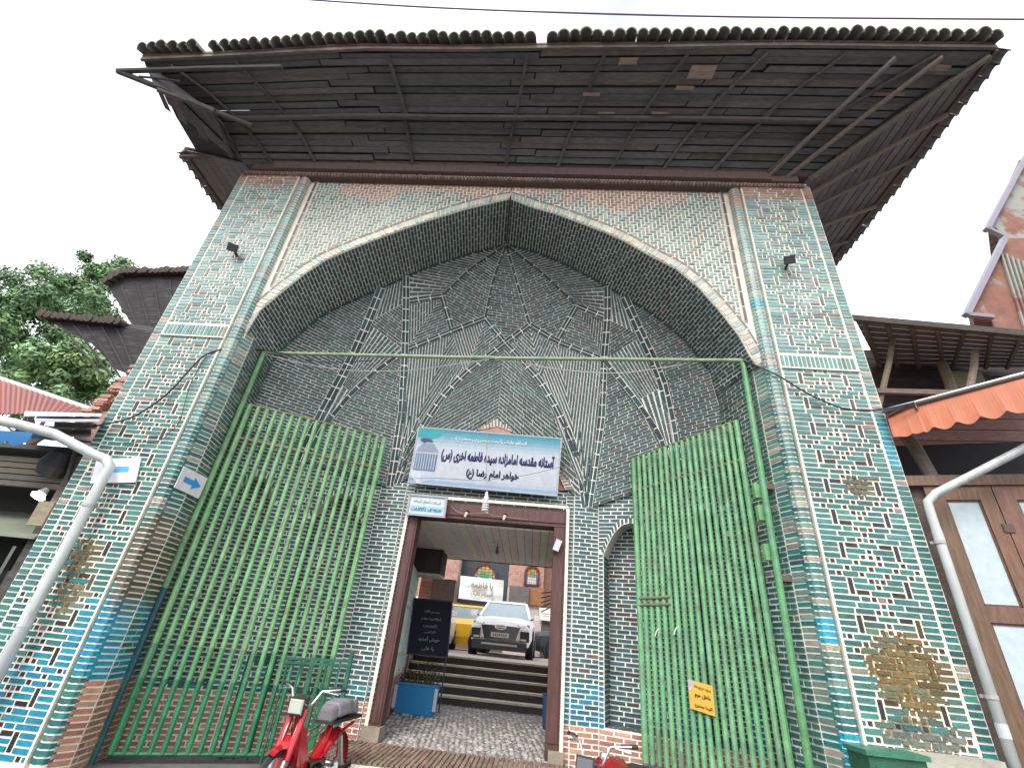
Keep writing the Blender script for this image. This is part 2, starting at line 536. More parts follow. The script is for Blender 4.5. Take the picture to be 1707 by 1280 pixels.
# ---- arch curves -----------------------------------------------------
AF_L = [(416, 545), (434, 517), (474, 484), (505, 459), (541, 435), (580, 418), (620, 402), (699, 373), (777, 349), (849, 332)]
AF_R = [(852, 332), (887, 346), (928, 357.5), (970, 373), (1007, 387), (1042, 403), (1086, 428), (1128, 449), (1165, 480), (1201, 520), (1232, 560), (1252, 597)]
FL = [V((-4.07, .12, 5.72))] + [at(u, v, .12) for u, v in AF_L]
FR = [at(u, v, .12) for u, v in AF_R] + [V((4.03, .12, 5.6))]
AB_L = [(420, 671), (434, 641), (462, 589), (518, 540), (545, 521), (590, 500), (636, 481), (677, 461), (718, 444), (780, 424), (843, 408)]
AB_R = [(845, 408), (893, 420), (938, 439), (986, 463), (1013, 478), (1041, 496), (1071, 513), (1110, 540), (1141, 567), (1181, 616), (1205, 698)]
BL = [at(u, v, 1.2) for u, v in AB_L]
BLs = [at(450, 611, 1.2)] + BL[2:]
BR_ = [at(u, v, 1.2) for u, v in AB_R]
BRs = BR_[:-1] + [at(1193, 655, 1.2)]

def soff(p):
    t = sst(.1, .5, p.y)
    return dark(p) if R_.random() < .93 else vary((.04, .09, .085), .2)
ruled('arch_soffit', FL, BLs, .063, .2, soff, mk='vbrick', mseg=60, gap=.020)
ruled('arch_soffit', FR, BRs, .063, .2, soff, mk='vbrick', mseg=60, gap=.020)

def offs(cv, d):                  # offset a curve in the plane of the front, outwards
    out = []
    for i, p in enumerate(cv):
        t = (cv[min(i + 1, len(cv) - 1)] - cv[max(i - 1, 0)]).normalized()
        n = V((-t.z, 0, t.x))
        if n.z < 0 or (abs(n.z) < .2 and n.x * p.x < 0): n = -n
        out.append(p + n * d)
    return out
def resamp(cv, n):
    P = PL(cv); return [P(i / (n - 1)) for i in range(n)]
FLs, FRs = resamp(FL, 40), resamp(FR, 40)
def creamy(p):
    r = R_.random()
    return vary((.43, .44, .37) if r < .5 else ((.44, .38, .31) if r < .7 else (.27, .37, .32)), .14)
for cv in (FLs, FRs):
    o0, o1, o2 = offs(cv, .010), offs(cv, .165), offs(cv, .205)
    for o in (o1, o2):            # the two rings meet on the axis of the arch
        e = o[-1] if cv is FLs else o[0]
        e.x = 0
    ruled('spandrel', o0, o1, .085, .3, creamy, mseg=40, bedoff=.012)
    PLs = [(p + q) / 2 for p, q in zip(o1, o2)]
    band('spandrel', resamp([p + V((0, -.01, 0)) for p in PLs], 30), .048, 1, .012, .3, lambda p: vary((.17, .12, .11), .2), 'glaze', V((0, -40, 5)))

EXT_L, EXT_R = PL(offs(FLs, .225)), PL(offs(FRs, .225))
EXT = sorted([(p.x, p.z) for p in EXT_L.p] + [(p.x, p.z) for p in EXT_R.p])
def extz(x):
    best = EXT[0][1]
    for (x0, z0), (x1, z1) in zip(EXT, EXT[1:]):
        if x0 <= x <= x1 and x1 > x0: return z0 + (z1 - z0) * (x - x0) / (x1 - x0)
    return best
TOPZ = H - .102
# mortar sheet of the spandrel, from the arch up to the cornice
ms = bed('spandrel')
for cv in (FLs, FRs):
    for p, q in zip(cv, cv[1:]):
        a = [V((p.x, .12, p.z)), V((q.x, .12, q.z)), V((q.x, .12, H)), V((p.x, .12, H))]
        if (a[1] - a[0]).cross(a[3] - a[0]).y > 0: a = a[::-1]
        ms.poly(a)
for sx in (-1, 1):
    e = FLs[0] if sx < 0 else FRs[-1]
    xs = sorted((sx * 4.12, e.x)); 
    ms.poly([V((xs[0], .12, 5.6)), V((xs[1], .12, 5.6)), V((xs[1], .12, H)), V((xs[0], .12, H))])
def clip(poly, n, d):             # keep n.p >= d (2d)
    out = []
    for i, p in enumerate(poly):
        q = poly[(i + 1) % len(poly)]
        a = n[0] * p[0] + n[1] * p[1] - d; b = n[0] * q[0] + n[1] * q[1] - d
        if a >= 0: out.append(p)
        if (a >= 0) != (b >= 0):
            t = a / (a - b); out.append((p[0] + (q[0] - p[0]) * t, p[1] + (q[1] - p[1]) * t))
    return out
def spc(x, z):
    r = R_.random()
    redz = 8.95 + .35 * abs(math.sin(x * 1.3 + .4)) + (.0 if abs(x) < 3.4 else .25)
    if x > 1.0: redz -= .15
    if z > redz + R_.uniform(-.12, .12): return vary((.36, .215, .165), .18)
    if r < .03: return vary((.26, .20, .15), .2)
    return vary((.15, .235, .21) if r < .45 else ((.21, .28, .25) if r < .8 else (.11, .205, .19)), .2)
wq, nq = .068, 2
for b in range(-60, 60):
    for i in range(-160, 200):
        for kind in (0, 1):
            if kind == 0: x0, z0, dx, dz = 2 * nq * b + i, i, nq, 1
            else: x0, z0, dx, dz = 2 * nq * b + nq + i, i + 1 - nq, 1, nq
            x0, x1 = x0 * wq, (x0 + dx) * wq; z0, z1 = z0 * wq + 6, (z0 + dz) * wq + 6
            if x1 < -3.95 or x0 > 3.95 or z0 > TOPZ or z1 < 5.7: continue
            g = .0108
            poly = [(x0 + g, z0 + g), (x1 - g, z0 + g), (x1 - g, z1 - g), (x0 + g, z1 - g)]
            cx, cz = (x0 + x1) / 2, (z0 + z1) / 2
            e0, e1 = extz(cx - .05), extz(cx + .05)
            if cz < (e0 + e1) / 2 - .3: continue
            t = V((.1, 0, e1 - e0)).normalized()
            nrm = (-t.z, t.x)
            for nn, dd in ((nrm, nrm[0] * cx + nrm[1] * (e0 + e1) / 2), ((1, 0), -3.93), ((-1, 0), -3.93), ((0, -1), -TOPZ)):
                poly = clip(poly, nn, dd)
                if len(poly) < 3: break
            if len(poly) < 3: continue
            ar = abs(sum(poly[k][0] * poly[(k + 1) % len(poly)][1] - poly[(k + 1) % len(poly)][0] * poly[k][1] for k in range(len(poly)))) / 2
            if ar < .0011: continue
            brick('spandrel', [V((p[0], .12, p[1])) for p in poly], V((0, -1, 0)), spc(cx, cz), .009)
for sx in (-1, 1):
    band('spandrel', [(sx * 3.985, .11, extz(sx * 3.985) + .05), (sx * 3.985, .11, TOPZ)], .06, 1, .012, .3, lambda p: vary((.10, .08, .085), .25), 'glaze', V((sx * 3.985, -40, 7)))

# ---- niche vault -----------------------------------------------------
A = at(844, 409, 1.2)
K1, K2, K3, K4 = at(737, 494, 1.52), at(809, 531, 1.72), at(883, 542, 1.72), at(962, 510, 1.52)
S0, S1, S2 = at(842, 572, 1.88), at(754, 552, 1.8), at(928, 569, 1.8)
L1, L2, R1, R2 = at(677, 503, 1.38), at(675, 584, 1.72), at(1013, 531, 1.38), at(1007, 600, 1.72)
LT, RTp = at(677, 461, 1.2), at(1013, 478, 1.2)
PL_, PR_ = at(775, 623, 1.94), at(900, 634, 1.94)
VLm, VRm = at(670, 686, 1.98), at(1003, 696, 1.98)
VLb, VRb = at(650, 812, 2.19), at(981, 846, 2.19)
OL = [at(636, 481, 1.2), at(613, 538, 1.32), at(590, 590, 1.45), at(565, 637, 1.56), at(540, 683, 1.65), at(518, 728, 1.71), at(500, 770, 1.75)]
OR = [at(1041, 496, 1.2), at(1070, 560, 1.34), at(1090, 602, 1.46), at(1106, 643, 1.56), at(1118, 700, 1.67), at(1128, 760, 1.73), at(1135, 812, 1.75)]
AL = [L2, at(624, 621, 1.70), at(586, 655, 1.70), at(558, 689, 1.72), at(535, 718, 1.73), at(508, 768, 1.76)]
AR = [R2, at(1041, 643, 1.70), at(1061, 668, 1.70), at(1082, 698, 1.71), at(1100, 725, 1.72), at(1124, 800, 1.76)]
BAL = [PL_, at(737, 662, 2.0), at(709, 704, 2.06), at(681, 753, 2.15), at(661, 808, 2.2)]
BAR = [PR_, at(927, 679, 2.0), at(951, 728, 2.06), at(966, 777, 2.15), at(976, 842, 2.2)]
CB = at(829, 699, 2.24)
DA1, DA2, DA3, DA4 = at(785, 447, 1.38), at(822, 467, 1.45), at(862, 472, 1.45), at(905, 456, 1.38)
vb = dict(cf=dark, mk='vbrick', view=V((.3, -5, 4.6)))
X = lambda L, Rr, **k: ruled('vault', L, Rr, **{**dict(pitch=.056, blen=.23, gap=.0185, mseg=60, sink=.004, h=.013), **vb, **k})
# dome gores
X([A, at(780, 424, 1.2), at(718, 444, 1.2), LT, L1], [A, DA1, K1])
X([A, DA1, K1], [A, DA2, K2]); X([K1, S1], [K2, S1])
X([A, DA2, K2], [A, DA3, K3]); X([K2, S0], [K3, S0])
X([A, DA3, K3], [A, DA4, K4]); X([K3, S2], [K4, S2])
X([A, DA4, K4], [A, at(893, 420, 1.2), at(938, 439, 1.2), RTp, R1])
# kites below the star
for (k1, l1, l2, s1, k2, p_, ol, al, vm, vbm, bend, lt) in ((K1, L1, L2, S1, K2, PL_, OL, AL, VLm, VLb, BAL, LT), (K4, R1, R2, S2, K3, PR_, OR, AR, VRm, VRb, BAR, RTp)):
    X([k1, l1], [k1, l2]); X([k1, s1], [k1, l2])
    X([k2, S0], [k2, p_]); X([k2, s1], [k2, p_])
    X([s1, l2], [s1, vbm]); X([s1, p_], [s1, vbm])
    # outer facets between the upright rib and the corner rib
    X([ol[0], lt], [ol[1], l1]); X([l1, ol[1]], [l1, l2])
    X([ol[1], l2], [ol[3], al[2]]); X([ol[3], al[2]], [ol[-1], al[-1]])
    X(al, [l2, vm, vbm])
    # central tympanum half
    X([S0, CB], bend)
sideL = ([BL[6], BL[5], BL[4], BL[3], BL[2], BL[1], BL[0], V((-4.28, 1.2, 4.1))], OL)
sideR = ([BR_[5], BR_[6], BR_[7], BR_[8], BR_[9], BR_[10], V((3.86, 1.2, 4.1))], OR)
X(*sideL); X(*sideR)
# ribs and inlaid bands
rb_ = lambda pts, wd=.075, rows=1, lift=.022: band('vault', pts, wd, rows, lift, .24, darkrib)
for pts in ([A, DA1, K1], [A, DA2, K2], [A, DA3, K3], [A, DA4, K4]): rb_(pts, .07, 1, .016)
for pts in ([K1, S1], [K4, S2], [K2, S0], [K3, S0], [K2, S1, L2], [K3, S2, R2], [K1, L1], [K4, R1]): rb_(pts, .125, 2, .02)
for pts in ([LT, L1, L2, VLm, VLb], [RTp, R1, R2, VRm, VRb]): rb_(pts, .14, 2, .03)
for pts in (OL, OR): rb_(pts, .17, 2, .035)
for pts in (AL, AR): rb_(pts, .09, 1, .03)
for pts in ([S0] + BAL, [S0] + BAR): rb_(pts, .13, 2, .028)
for pts in (BL[1:], BR_[:-1]): band('arch_soffit', pts, .07, 1, .012, .24, darkrib, toward=V((.2, -4, 4)))
# fan of long bricks gathered at the foot of each upright rib
for (vm, b_, be) in ((VLm, VLb, BAL), (VRm, VRb, BAR)):
    for t in (.35, .7):
        rb_([lerp(vm, be[2], t), lerp(lerp(vm, be[2], t), b_, .55), lerp(b_, be[-1], t)], .05, 1, .024)

# ---- niche walls ------------------------------------------------------
YB = 2.25
ZS = 4.0
def nw(p):
    if p.z < .72: return red(p)
    if p.z < 1.2 and p.x > .9 and R_.random() < .9: return vary((.008, .15, .22), .2)
    if p.z < 1.0 and p.x < 0 and R_.random() < .4: return vary((.01, .16, .2), .2)
    return vary(mixc((.032, .108, .112), (.032, .075, .08), R_.random()), .25) if R_.random() < .97 else vary((.13, .09, .07), .2)
planL = [V((-4.28, 1.2, 0)), V((-3.38, 1.79, 0)), V((-1.98, 2.22, 0))]
planR = [V((3.86, 1.2, 0)), V((3.15, 1.79, 0)), V((1.92, 2.22, 0))]
def wall(a, b, zt0, zt1, alc=None):
    d = b - a; L = d.length; e = d / L
    n = V((e.y, -e.x, 0))
    if n.dot(VIEW - a) < 0: n = -n
    mb = bed('niche_wall')
    if alc:
        u0, u1, zb, zsp, zap = alc
        def arch(u):
            t = abs((u - (u0 + u1) / 2) / ((u1 - u0) / 2))
            return zsp + (zap - zsp) * (1 - t ** 2.2)
        inside = lambda p: (u0 < (p - a).dot(e) < u1) and zb < p.z < arch((p - a).dot(e))
        ring = lambda p: ((u0 - .05 < (p - a).dot(e) < u1 + .05) and zsp < p.z < arch(min(u1, max(u0, (p - a).dot(e)))) + .1) or inside(p)
        Pt = lambda u, z: a + e * u + V((0, 0, z))
        for ua, ub in ((0, u0), (u1, L)): mb.poly([Pt(ua, 0), Pt(ub, 0), Pt(ub, zt0), Pt(ua, zt0)])
        mb.poly([Pt(u0, 0), Pt(u1, 0), Pt(u1, zb), Pt(u0, zb)])
        N_ = 14
        us = [u0 + (u1 - u0) * k / N_ for k in range(N_ + 1)]
        for p, q in zip(us, us[1:]):
            mb.poly([Pt(p, arch(p)), Pt(q, arch(q)), Pt(q, zt0), Pt(p, zt0)])
            z0_, z1_ = arch(p), arch(q)
            mb.poly([Pt(p, z0_), Pt(q, z1_), Pt(q, z1_) - n * .4, Pt(p, z0_) - n * .4])
        ruled('niche_wall', [Pt(u0, zb), Pt(u0, zb) - n * .4], [Pt(u1, zb), Pt(u1, zb) - n * .4], .1, .2, lambda p: vary((.07, .06, .055), .3), view=Pt((u0 + u1) / 2, 5))
        dk = lambda p: vary((.03, .09, .10), .3) if R_.random() < .8 else vary((.05, .045, .04), .3)
        back = [Pt(u0, zb) - n * .4, Pt(u0, zap) - n * .4], [Pt(u1, zb) - n * .4, Pt(u1, zap) - n * .4]
        ruled('niche_wall', back[0], back[1], .064, .21, dk, view=a + n * 4 + V((0, 0, 2)), mk='vbrick')
        ruled('niche_wall', [Pt(u0, zb), Pt(u0, zsp)], [Pt(u0, zb) - n * .4, Pt(u0, zsp) - n * .4], .064, .2, dk, view=Pt((u0 + u1) / 2, 2), mk='vbrick')
        ruled('niche_wall', [Pt(u1, zb), Pt(u1, zsp)], [Pt(u1, zb) - n * .4, Pt(u1, zsp) - n * .4], .064, .2, dk, view=Pt((u0 + u1) / 2, 2), mk='vbrick')
        ap = [Pt(u, arch(u)) + n * .004 for u in us]; ao = [Pt(u + (u - (u0 + u1) / 2) * .12, arch(u) + .1) + n * .004 for u in us]
        ruled('niche_wall', ap, ao, .06, .3, nw, mk='vbrick', view=a + n * 4 + V((0, 0, 2)))
        z = 0; k = 0
        while z < zt0 - .03:
            zc = z + .032
            iv = [(0, L)]
            if zb - .02 < zc < zap + .1:
                cs = [j * .01 for j in range(int(L / .01) + 1) if ring(Pt(j * .01, zc))]
                if cs: iv = [(0, cs[0]), (cs[-1], L)]
            for ua, ub in iv:
                if ub - ua < .04: continue
                ruled('niche_wall_skip', [Pt(ua, z), Pt(ua, z + .064)], [Pt(ub, z), Pt(ub, z + .064)], .064, .21, nw, mk='vbrick', stag=True, skip=lambda p: False, first=k)
            z += .064; k += 1
    else:
        ruled('niche_wall', [a, a + V((0, 0, zt0))], [b, b + V((0, 0, zt1))], .064, .21, nw, mk='vbrick')
wall(planL[0], planL[1], 4.35, 4.35, (.22, .86, .75, 3.3, 3.75))
wall(planL[1], planL[2], 4.2, 4.2, (.42, 1.28, .72, 3.2, 3.7))
wall(planR[0], planR[1], 4.3, 4.3, (.2, .75, .75, 3.3, 3.75))
wall(planR[1], planR[2], 4.2, 4.2, (.30, 1.22, .72, 3.05, 3.58))
# piers beside the door: a slim shaft, a narrow strip at the door, and the wall over the lintel
DL, DR, ZL = -1.36, 1.36, 3.74
for sx, xo, xd in ((-1, -1.98, DL), (1, 1.92, DR)):
    xm = xd + sx * .14
    ruled('niche_wall', [(xo, 2.2, 0), (xo, 2.2, ZS)], [(xm, 2.17, 0), (xm, 2.17, ZS)], .064, .23, nw, mk='vbrick')
    ruled('niche_wall', [(xm, 2.2, 0), (xm, 2.2, ZS)], [(xd, 2.2, 0), (xd, 2.2, ZS)], .064, .3, nw, mk='vbrick')
ruled('niche_wall', [(DL - .6, 2.27, ZL), (DL - .6, 2.27, 5.35)], [(DR + .6, 2.27, ZL), (DR + .6, 2.27, 5.35)], .064, .22, nw, mk='vbrick')
# low pointed arch over the sign with bare plaster behind
LAl = [CB, at(790, 706, 2.24), at(754, 719, 2.23), at(720, 745, 2.22), at(690, 800, 2.2)]
LAr = [CB, at(856, 707, 2.24), at(884, 720, 2.23), at(930, 755, 2.22), at(957, 815, 2.2)]
for la in (LAl, LAr):
    ins = [p + (at(828, 830, 2.2) - p).normalized() * .16 for p in la]
    ruled('niche_wall', la, ins, .062, .3, lambda p: vary((.22, .15, .12), .3), mk='vbrick', bedoff=.02)

# plaster filling of that arch
pm = MB()
ring_ = [p + (at(828, 830, 2.2) - p).normalized() * .15 for p in LAl[::-1] + LAr[1:]]
pm.poly([V((p.x, 2.235, p.z)) for p in ring_])
pm.build('plaster_panel', M['plaster'], gw)

# ---- cornice, beam -----------------------------------------------------
cm = bed('cornice')
cm.box(-5.5, 5.5, -.012, 1.0, H, H + .03)
x = -5.5
while x < 5.45:
    brick('cornice', [V((x + .006, -.015, H - .095)), V((x + .056, -.015, H - .095)), V((x + .056, -.015, H + .0)), V((x + .006, -.015, H + .0))], V((0, -1, 0)), vary((.20, .13, .11), .25), .03)
    x += .066
cs_ = MB(); cs_.box(-4.1, 4.1, -.010, .118, H - .1, H - .003, (.11, .075, .065)); cs_.build('painted_shade_band', M['brickred'], gw)  # shade below the cornice put into this strip's dark colour

# flush bricks into objects ------------------------------------------------
PART = {'pier_w': 'pier', 'pier_e': 'pier', 'arch_soffit': 'arch_soffit', 'spandrel': 'spandrel', 'vault': 'vault', 'niche_wall': 'niche_wall', 'cornice': 'cornice'}
PMAT = {'vault': 'vmortar', 'arch_soffit': 'vmortar', 'niche_wall': 'vmortar'}
parts = {}
for k, mb in MORT.items():
    parts[k] = mb.build(PART[k], M[PMAT.get(k, 'mortar')], gw)
parts['pier_w']['label'] = 'pier with white downpipe, blue paint near its foot'
parts['pier_e']['label'] = 'pier with yellow-brown stain low on its face'

# brown scorched patches on the brickwork of the piers: dirt with a shape of its own
def dirty(p, c):
    for (cx, cz, rx, rz, cc, s) in DIRT:
        if s * p.x < 0: continue
        d = ((abs(p.x) - cx) / rx) ** 2 + ((p.z - cz) / rz) ** 2
        if d < 1.9 and p.y < 1.0:
            a = sst(1.8, .55, d) if d > .55 else 1
            return mixc(c, vary(cc, .4), min(1, a * R_.uniform(.6, 1.15)))
    return c
DIRT = [(4.86, 1.72, .40, .40, (.135, .085, .018), 1), (4.90, 3.75, .16, .14, (.09, .085, .05), 1), (4.86, 1.2, .42, .16, (.12, .13, .10), 1),
        (4.15, 2.15, .16, .55, (.075, .06, .03), -1), (4.85, 2.12, .16, .22, (.11, .08, .03), -1), (4.75, 1.75, .18, .3, (.13, .12, .06), -1)]
for key, sgn in (('pier_w', -1), ('pier_e', 1)):      # dirt lying in the joints of the same patches
    gr = MB()
    for (cx, cz, rx, rz, cc, s) in DIRT:
        if s != sgn or cx < 4.3: continue
        nx_, nz_ = int(2.2 * rx / .03), int(2.2 * rz / .03)
        for i in range(nx_):
            for j in range(nz_):
                x, z = cx - 1.1 * rx + i * .03, cz - 1.1 * rz + j * .03
                d = ((x - cx) / rx) ** 2 + ((z - cz) / rz) ** 2
                if R_.random() < sst(.35, 1.25, d) or not (4.33 < x < 5.36) or R_.random() < .12: continue
                jx = lambda: R_.uniform(-.008, .008)
                y = -.002 - R_.uniform(0, .002)
                q = [V((sgn * (x + jx()), y, z + jx())), V((sgn * (x + .034 + jx()), y, z + jx())), V((sgn * (x + .034 + jx()), y, z + .034 + jx())), V((sgn * (x + jx()), y, z + .034 + jx()))]
                gr.poly(q if sgn > 0 else q[::-1], vary(mixc(cc, (.30, .24, .16), R_.uniform(0, .6)), .3))
    tag(gr.build('grime', M['matte'], parts[key]), kind='stuff')
def size_px(q):
    p = [px(v) for v in q]
    if any(a is None for a in p): return 0
    for a in p:
        if not (0 < a[0] < 1707 and 0 < a[1] < 1280): return 0
    ar = 0
    for i in range(len(p)):
        a, b = p[i], p[(i + 1) % len(p)]
        ar += a[0] * b[1] - b[0] * a[1]
    return abs(ar) / 2
hid = lambda q: False
order = []
for i, (k, b, t, c, mk) in enumerate(BRICKS):
    c = dirty(t[0], c)
    BRICKS[i] = (k, b, t, c, mk)
    if k.startswith('pier') and len(t) == 4 and abs(t[0].x) > 4.31: order.append((size_px(t), i))
order.sort(reverse=True)
single = {i for s, i in order[:300]}
def brick_faces(mb, b, t, c):
    n = len(b)
    mb.faces(list(b) + list(t), [tuple(range(n, 2 * n))] + [(i, (i + 1) % n, n + (i + 1) % n, n + i) for i in range(n)], c)
stuff = {}
for i, (k, b, t, c, mk) in enumerate(BRICKS):
    if i in single:
        mb = MB(); brick_faces(mb, b, t, c)
        mb.build('brick', M[mk], parts[k])
    else:
        brick_faces(stuff.setdefault((k, mk), MB()), b, t, c)
for (k, mk), mb in stuff.items():
    tag(mb.build('brickwork', M[mk], parts[k]), kind='stuff')
NBR = len(BRICKS)

# ---- building mass behind the niche, with the passage through it -------------
bm = MB()
bc = (.30, .2, .15)
bm.box(-5.5, -1.95, 2.75, 5.4, 0, H + .2, bc); bm.box(1.42, 5.5, 2.75, 5.4, 0, H + .2, bc)
bm.box(-1.95, 1.42, 2.75, 5.4, 3.62, H + .2, bc)
bm.box(-5.5, -4.32, 1.16, 2.74, 0, H + .2, bc); bm.box(4.3, 5.5, 1.16, 2.74, 0, H + .2, bc)
bm.box(-4.31, 4.29, .3, 2.74, 9.3, H + .2, bc)
bm.build('core_wall', M['brickred'], gw)

# ================================================================== ROOF (part of the gateway)
roof = empty('roof'); roof.parent = gw
DW = (.10, .093, .092)
def wd(k=.3, base=DW): return vary(base, k)
def wplank(mb, q, th=.025):
    n = (q[1] - q[0]).cross(q[3] - q[0]).normalized()
    if n.z < 0: n = -n
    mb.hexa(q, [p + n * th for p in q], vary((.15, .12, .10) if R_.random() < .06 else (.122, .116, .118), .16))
beam = MB()
beam.box(-4.9, 4.85, -.10, .25, H + .04, H + .24, (.13, .085, .075))
beam.box(-5.35, -4.905, -.06, .25, H + .04, H + .2, (.10, .07, .06)); beam.box(4.855, 5.35, -.06, .25, H + .04, H + .2, (.12, .08, .07))
beam.build('timber_beam', M['woodred'], roof)
WL, WR = V((-5.6, -.02, H + .25)), V((5.6, -.02, H + .25))      # top of the wall
TLx, TRx = V((-6.72, -1.74, 10.20)), V((7.66, -1.84, 10.50))      # eave corners
EY = -1.78
def eave(t):      # front eave, slightly sagging at the left
    p = lerp(TLx, TRx, t); p.z += .22 * math.sin(math.pi * min(1, t * 1.15)) * (1 if t < .87 else 0) * .8; return p
def eavez(t): 
    p = lerp(TLx, TRx, t); p.z = lerp(10.20, 10.56, sst(0, .3, t)) - .06 * sst(.85, 1, t) + .03 * math.sin(9 * t + 1) + .015 * math.sin(27 * t); return p
NP = 17
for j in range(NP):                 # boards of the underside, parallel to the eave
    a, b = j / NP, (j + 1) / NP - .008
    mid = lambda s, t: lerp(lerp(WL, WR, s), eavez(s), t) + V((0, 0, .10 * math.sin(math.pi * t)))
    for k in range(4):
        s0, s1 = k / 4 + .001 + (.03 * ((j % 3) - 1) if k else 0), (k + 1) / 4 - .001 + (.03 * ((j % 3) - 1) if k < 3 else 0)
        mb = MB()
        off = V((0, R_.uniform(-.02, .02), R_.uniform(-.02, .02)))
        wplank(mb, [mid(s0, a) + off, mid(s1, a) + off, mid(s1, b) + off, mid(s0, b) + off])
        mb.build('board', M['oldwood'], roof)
SY = 7.0
SR = [V((5.6, -.02, H + .25)), V((5.6, SY, H + .25)), V((7.66, SY, 10.50)), TRx]
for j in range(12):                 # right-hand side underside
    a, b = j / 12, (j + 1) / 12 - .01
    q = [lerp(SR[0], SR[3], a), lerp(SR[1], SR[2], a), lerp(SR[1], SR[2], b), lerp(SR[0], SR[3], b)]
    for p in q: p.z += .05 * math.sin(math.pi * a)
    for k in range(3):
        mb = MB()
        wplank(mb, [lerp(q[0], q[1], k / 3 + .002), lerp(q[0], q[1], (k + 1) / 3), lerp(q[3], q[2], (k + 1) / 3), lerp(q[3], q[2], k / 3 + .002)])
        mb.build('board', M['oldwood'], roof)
SL = [V((-5.6, -.02, H + .25)), V((-5.6, SY, H + .25)), V((-6.9, SY, 9.98)), V((-6.9, -.15, 10.0))]
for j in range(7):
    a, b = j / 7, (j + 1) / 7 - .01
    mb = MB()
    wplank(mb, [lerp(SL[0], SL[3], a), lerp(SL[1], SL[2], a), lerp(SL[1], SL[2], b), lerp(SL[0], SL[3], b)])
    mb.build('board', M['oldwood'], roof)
# left corner, half fallen in: a few ragged boards only
hipL = [V((-5.6, -.02, H + .25)), TLx]
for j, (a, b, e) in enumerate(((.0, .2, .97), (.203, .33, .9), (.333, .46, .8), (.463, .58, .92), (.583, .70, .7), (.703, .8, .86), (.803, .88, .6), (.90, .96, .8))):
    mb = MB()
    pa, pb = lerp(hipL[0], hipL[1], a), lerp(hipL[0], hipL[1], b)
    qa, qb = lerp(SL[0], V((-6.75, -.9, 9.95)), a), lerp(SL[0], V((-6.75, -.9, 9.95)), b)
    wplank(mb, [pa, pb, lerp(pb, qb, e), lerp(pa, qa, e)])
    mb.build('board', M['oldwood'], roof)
tip = at(196, 119, -1.76)
for a, b, r in ((tip, at(470, 112, -1.72), .045), (tip, at(358, 186, -1.25), .05), (at(352, 180, -1.25), at(386, 262, -.2), .035), (at(232, 128, -1.7), at(300, 136, -1.6), .02),
                (at(262, 150, -1.6), at(420, 210, -.9), .04), (at(300, 262, -.1), at(392, 262, .0), .04)):
    mb = MB(); mb.tube([a, lerp(a, b, .5) + V((0, 0, .015)), b], r, 7, wd(.2, (.075, .065, .06)))
    mb.build('pole', M['oldwood'], roof)
ln_ = MB()
NS = 14
for k in range(NS):
    for j in range(6):
        q = [mid(k / NS, j / 6), mid((k + 1) / NS, j / 6), mid((k + 1) / NS, (j + 1) / 6 * .985), mid(k / NS, (j + 1) / 6 * .985)]
        ln_.hexa([p + V((0, 0, .06)) for p in q], [p + V((0, 0, .08)) for p in q], (.03, .028, .028))
qs = [SR[0] + V((0, 0, .06)), SR[1] + V((0, 0, .06)), SR[2] + V((-.03, 0, .06)), SR[3] + V((-.03, 0, .06))]
ln_.hexa(qs, [p + V((0, 0, .03)) for p in qs], (.03, .028, .028))
qs = [SL[0] + V((0, 0, .06)), SL[3] + V((.05, 0, .06)), SL[2] + V((.05, 0, .06)), SL[1] + V((0, 0, .06))]
ln_.hexa(qs, [p + V((0, 0, .03)) for p in qs], (.03, .028, .028))
cb_ = [V((-5.58, -.03, H + .28)), TLx + V((.02, .02, .02)), at(256, 141, -1.66), at(330, 172, -1.3), at(372, 208, -.9), at(392, 250, -.3)]
ln_.prism(cb_, V((0, .02, .05)), (.05, .05, .055))
ca_ = [V((-5.6, -.02, H + .33)), lerp(V((-5.6, -.02, H + .33)), TLx + V((0, 0, .06)), .9), V((-6.62, -.85, 10.03)), V((-6.7, -.1, 10.05))]
ln_.hexa(ca_, [p + V((0, 0, .03)) for p in ca_], (.03, .028, .028))
ln_.build('roof_lining', M['oldwood'], roof)
# rafters of the front: log poles under the boards, in two lengths
for k in range(11):
    if k in (2, 4): continue
    s = .06 + k * .086 + R_.uniform(-.006, .006)
    wa = lerp(WL, WR, s)
    for (t0, t1, dx) in ((0, .52, 0), (.48, .97, R_.uniform(-.05, .05))):
        mb = MB()
        lean = (s - .5) * .35
        f = lambda t: lerp(lerp(WL, WR, s), eavez(min(1, max(0, s + (t - .3) * lean * .25))), t) + V((dx, 0, .10 * math.sin(math.pi * t) - .055))
        mb.tube([f(t0), f((t0 + t1) / 2) + V((R_.uniform(-.02, .02), 0, 0)), f(t1)], R_.uniform(.026, .038), 7, wd(.25, (.095, .086, .082)))
        mb.build('rafter', M['oldwood'], roof)
pl = MB()
g = lambda s, t: lerp(lerp(WL, WR, s), eavez(s), t) + V((0, 0, .10 * math.sin(math.pi * t) - .10))
pl.tube([g(s / 12 + .04, .47) for s in range(0, 12)], .05, 7, wd(.15, (.09, .083, .08)))
pl.build('purlin', M['oldwood'], roof)
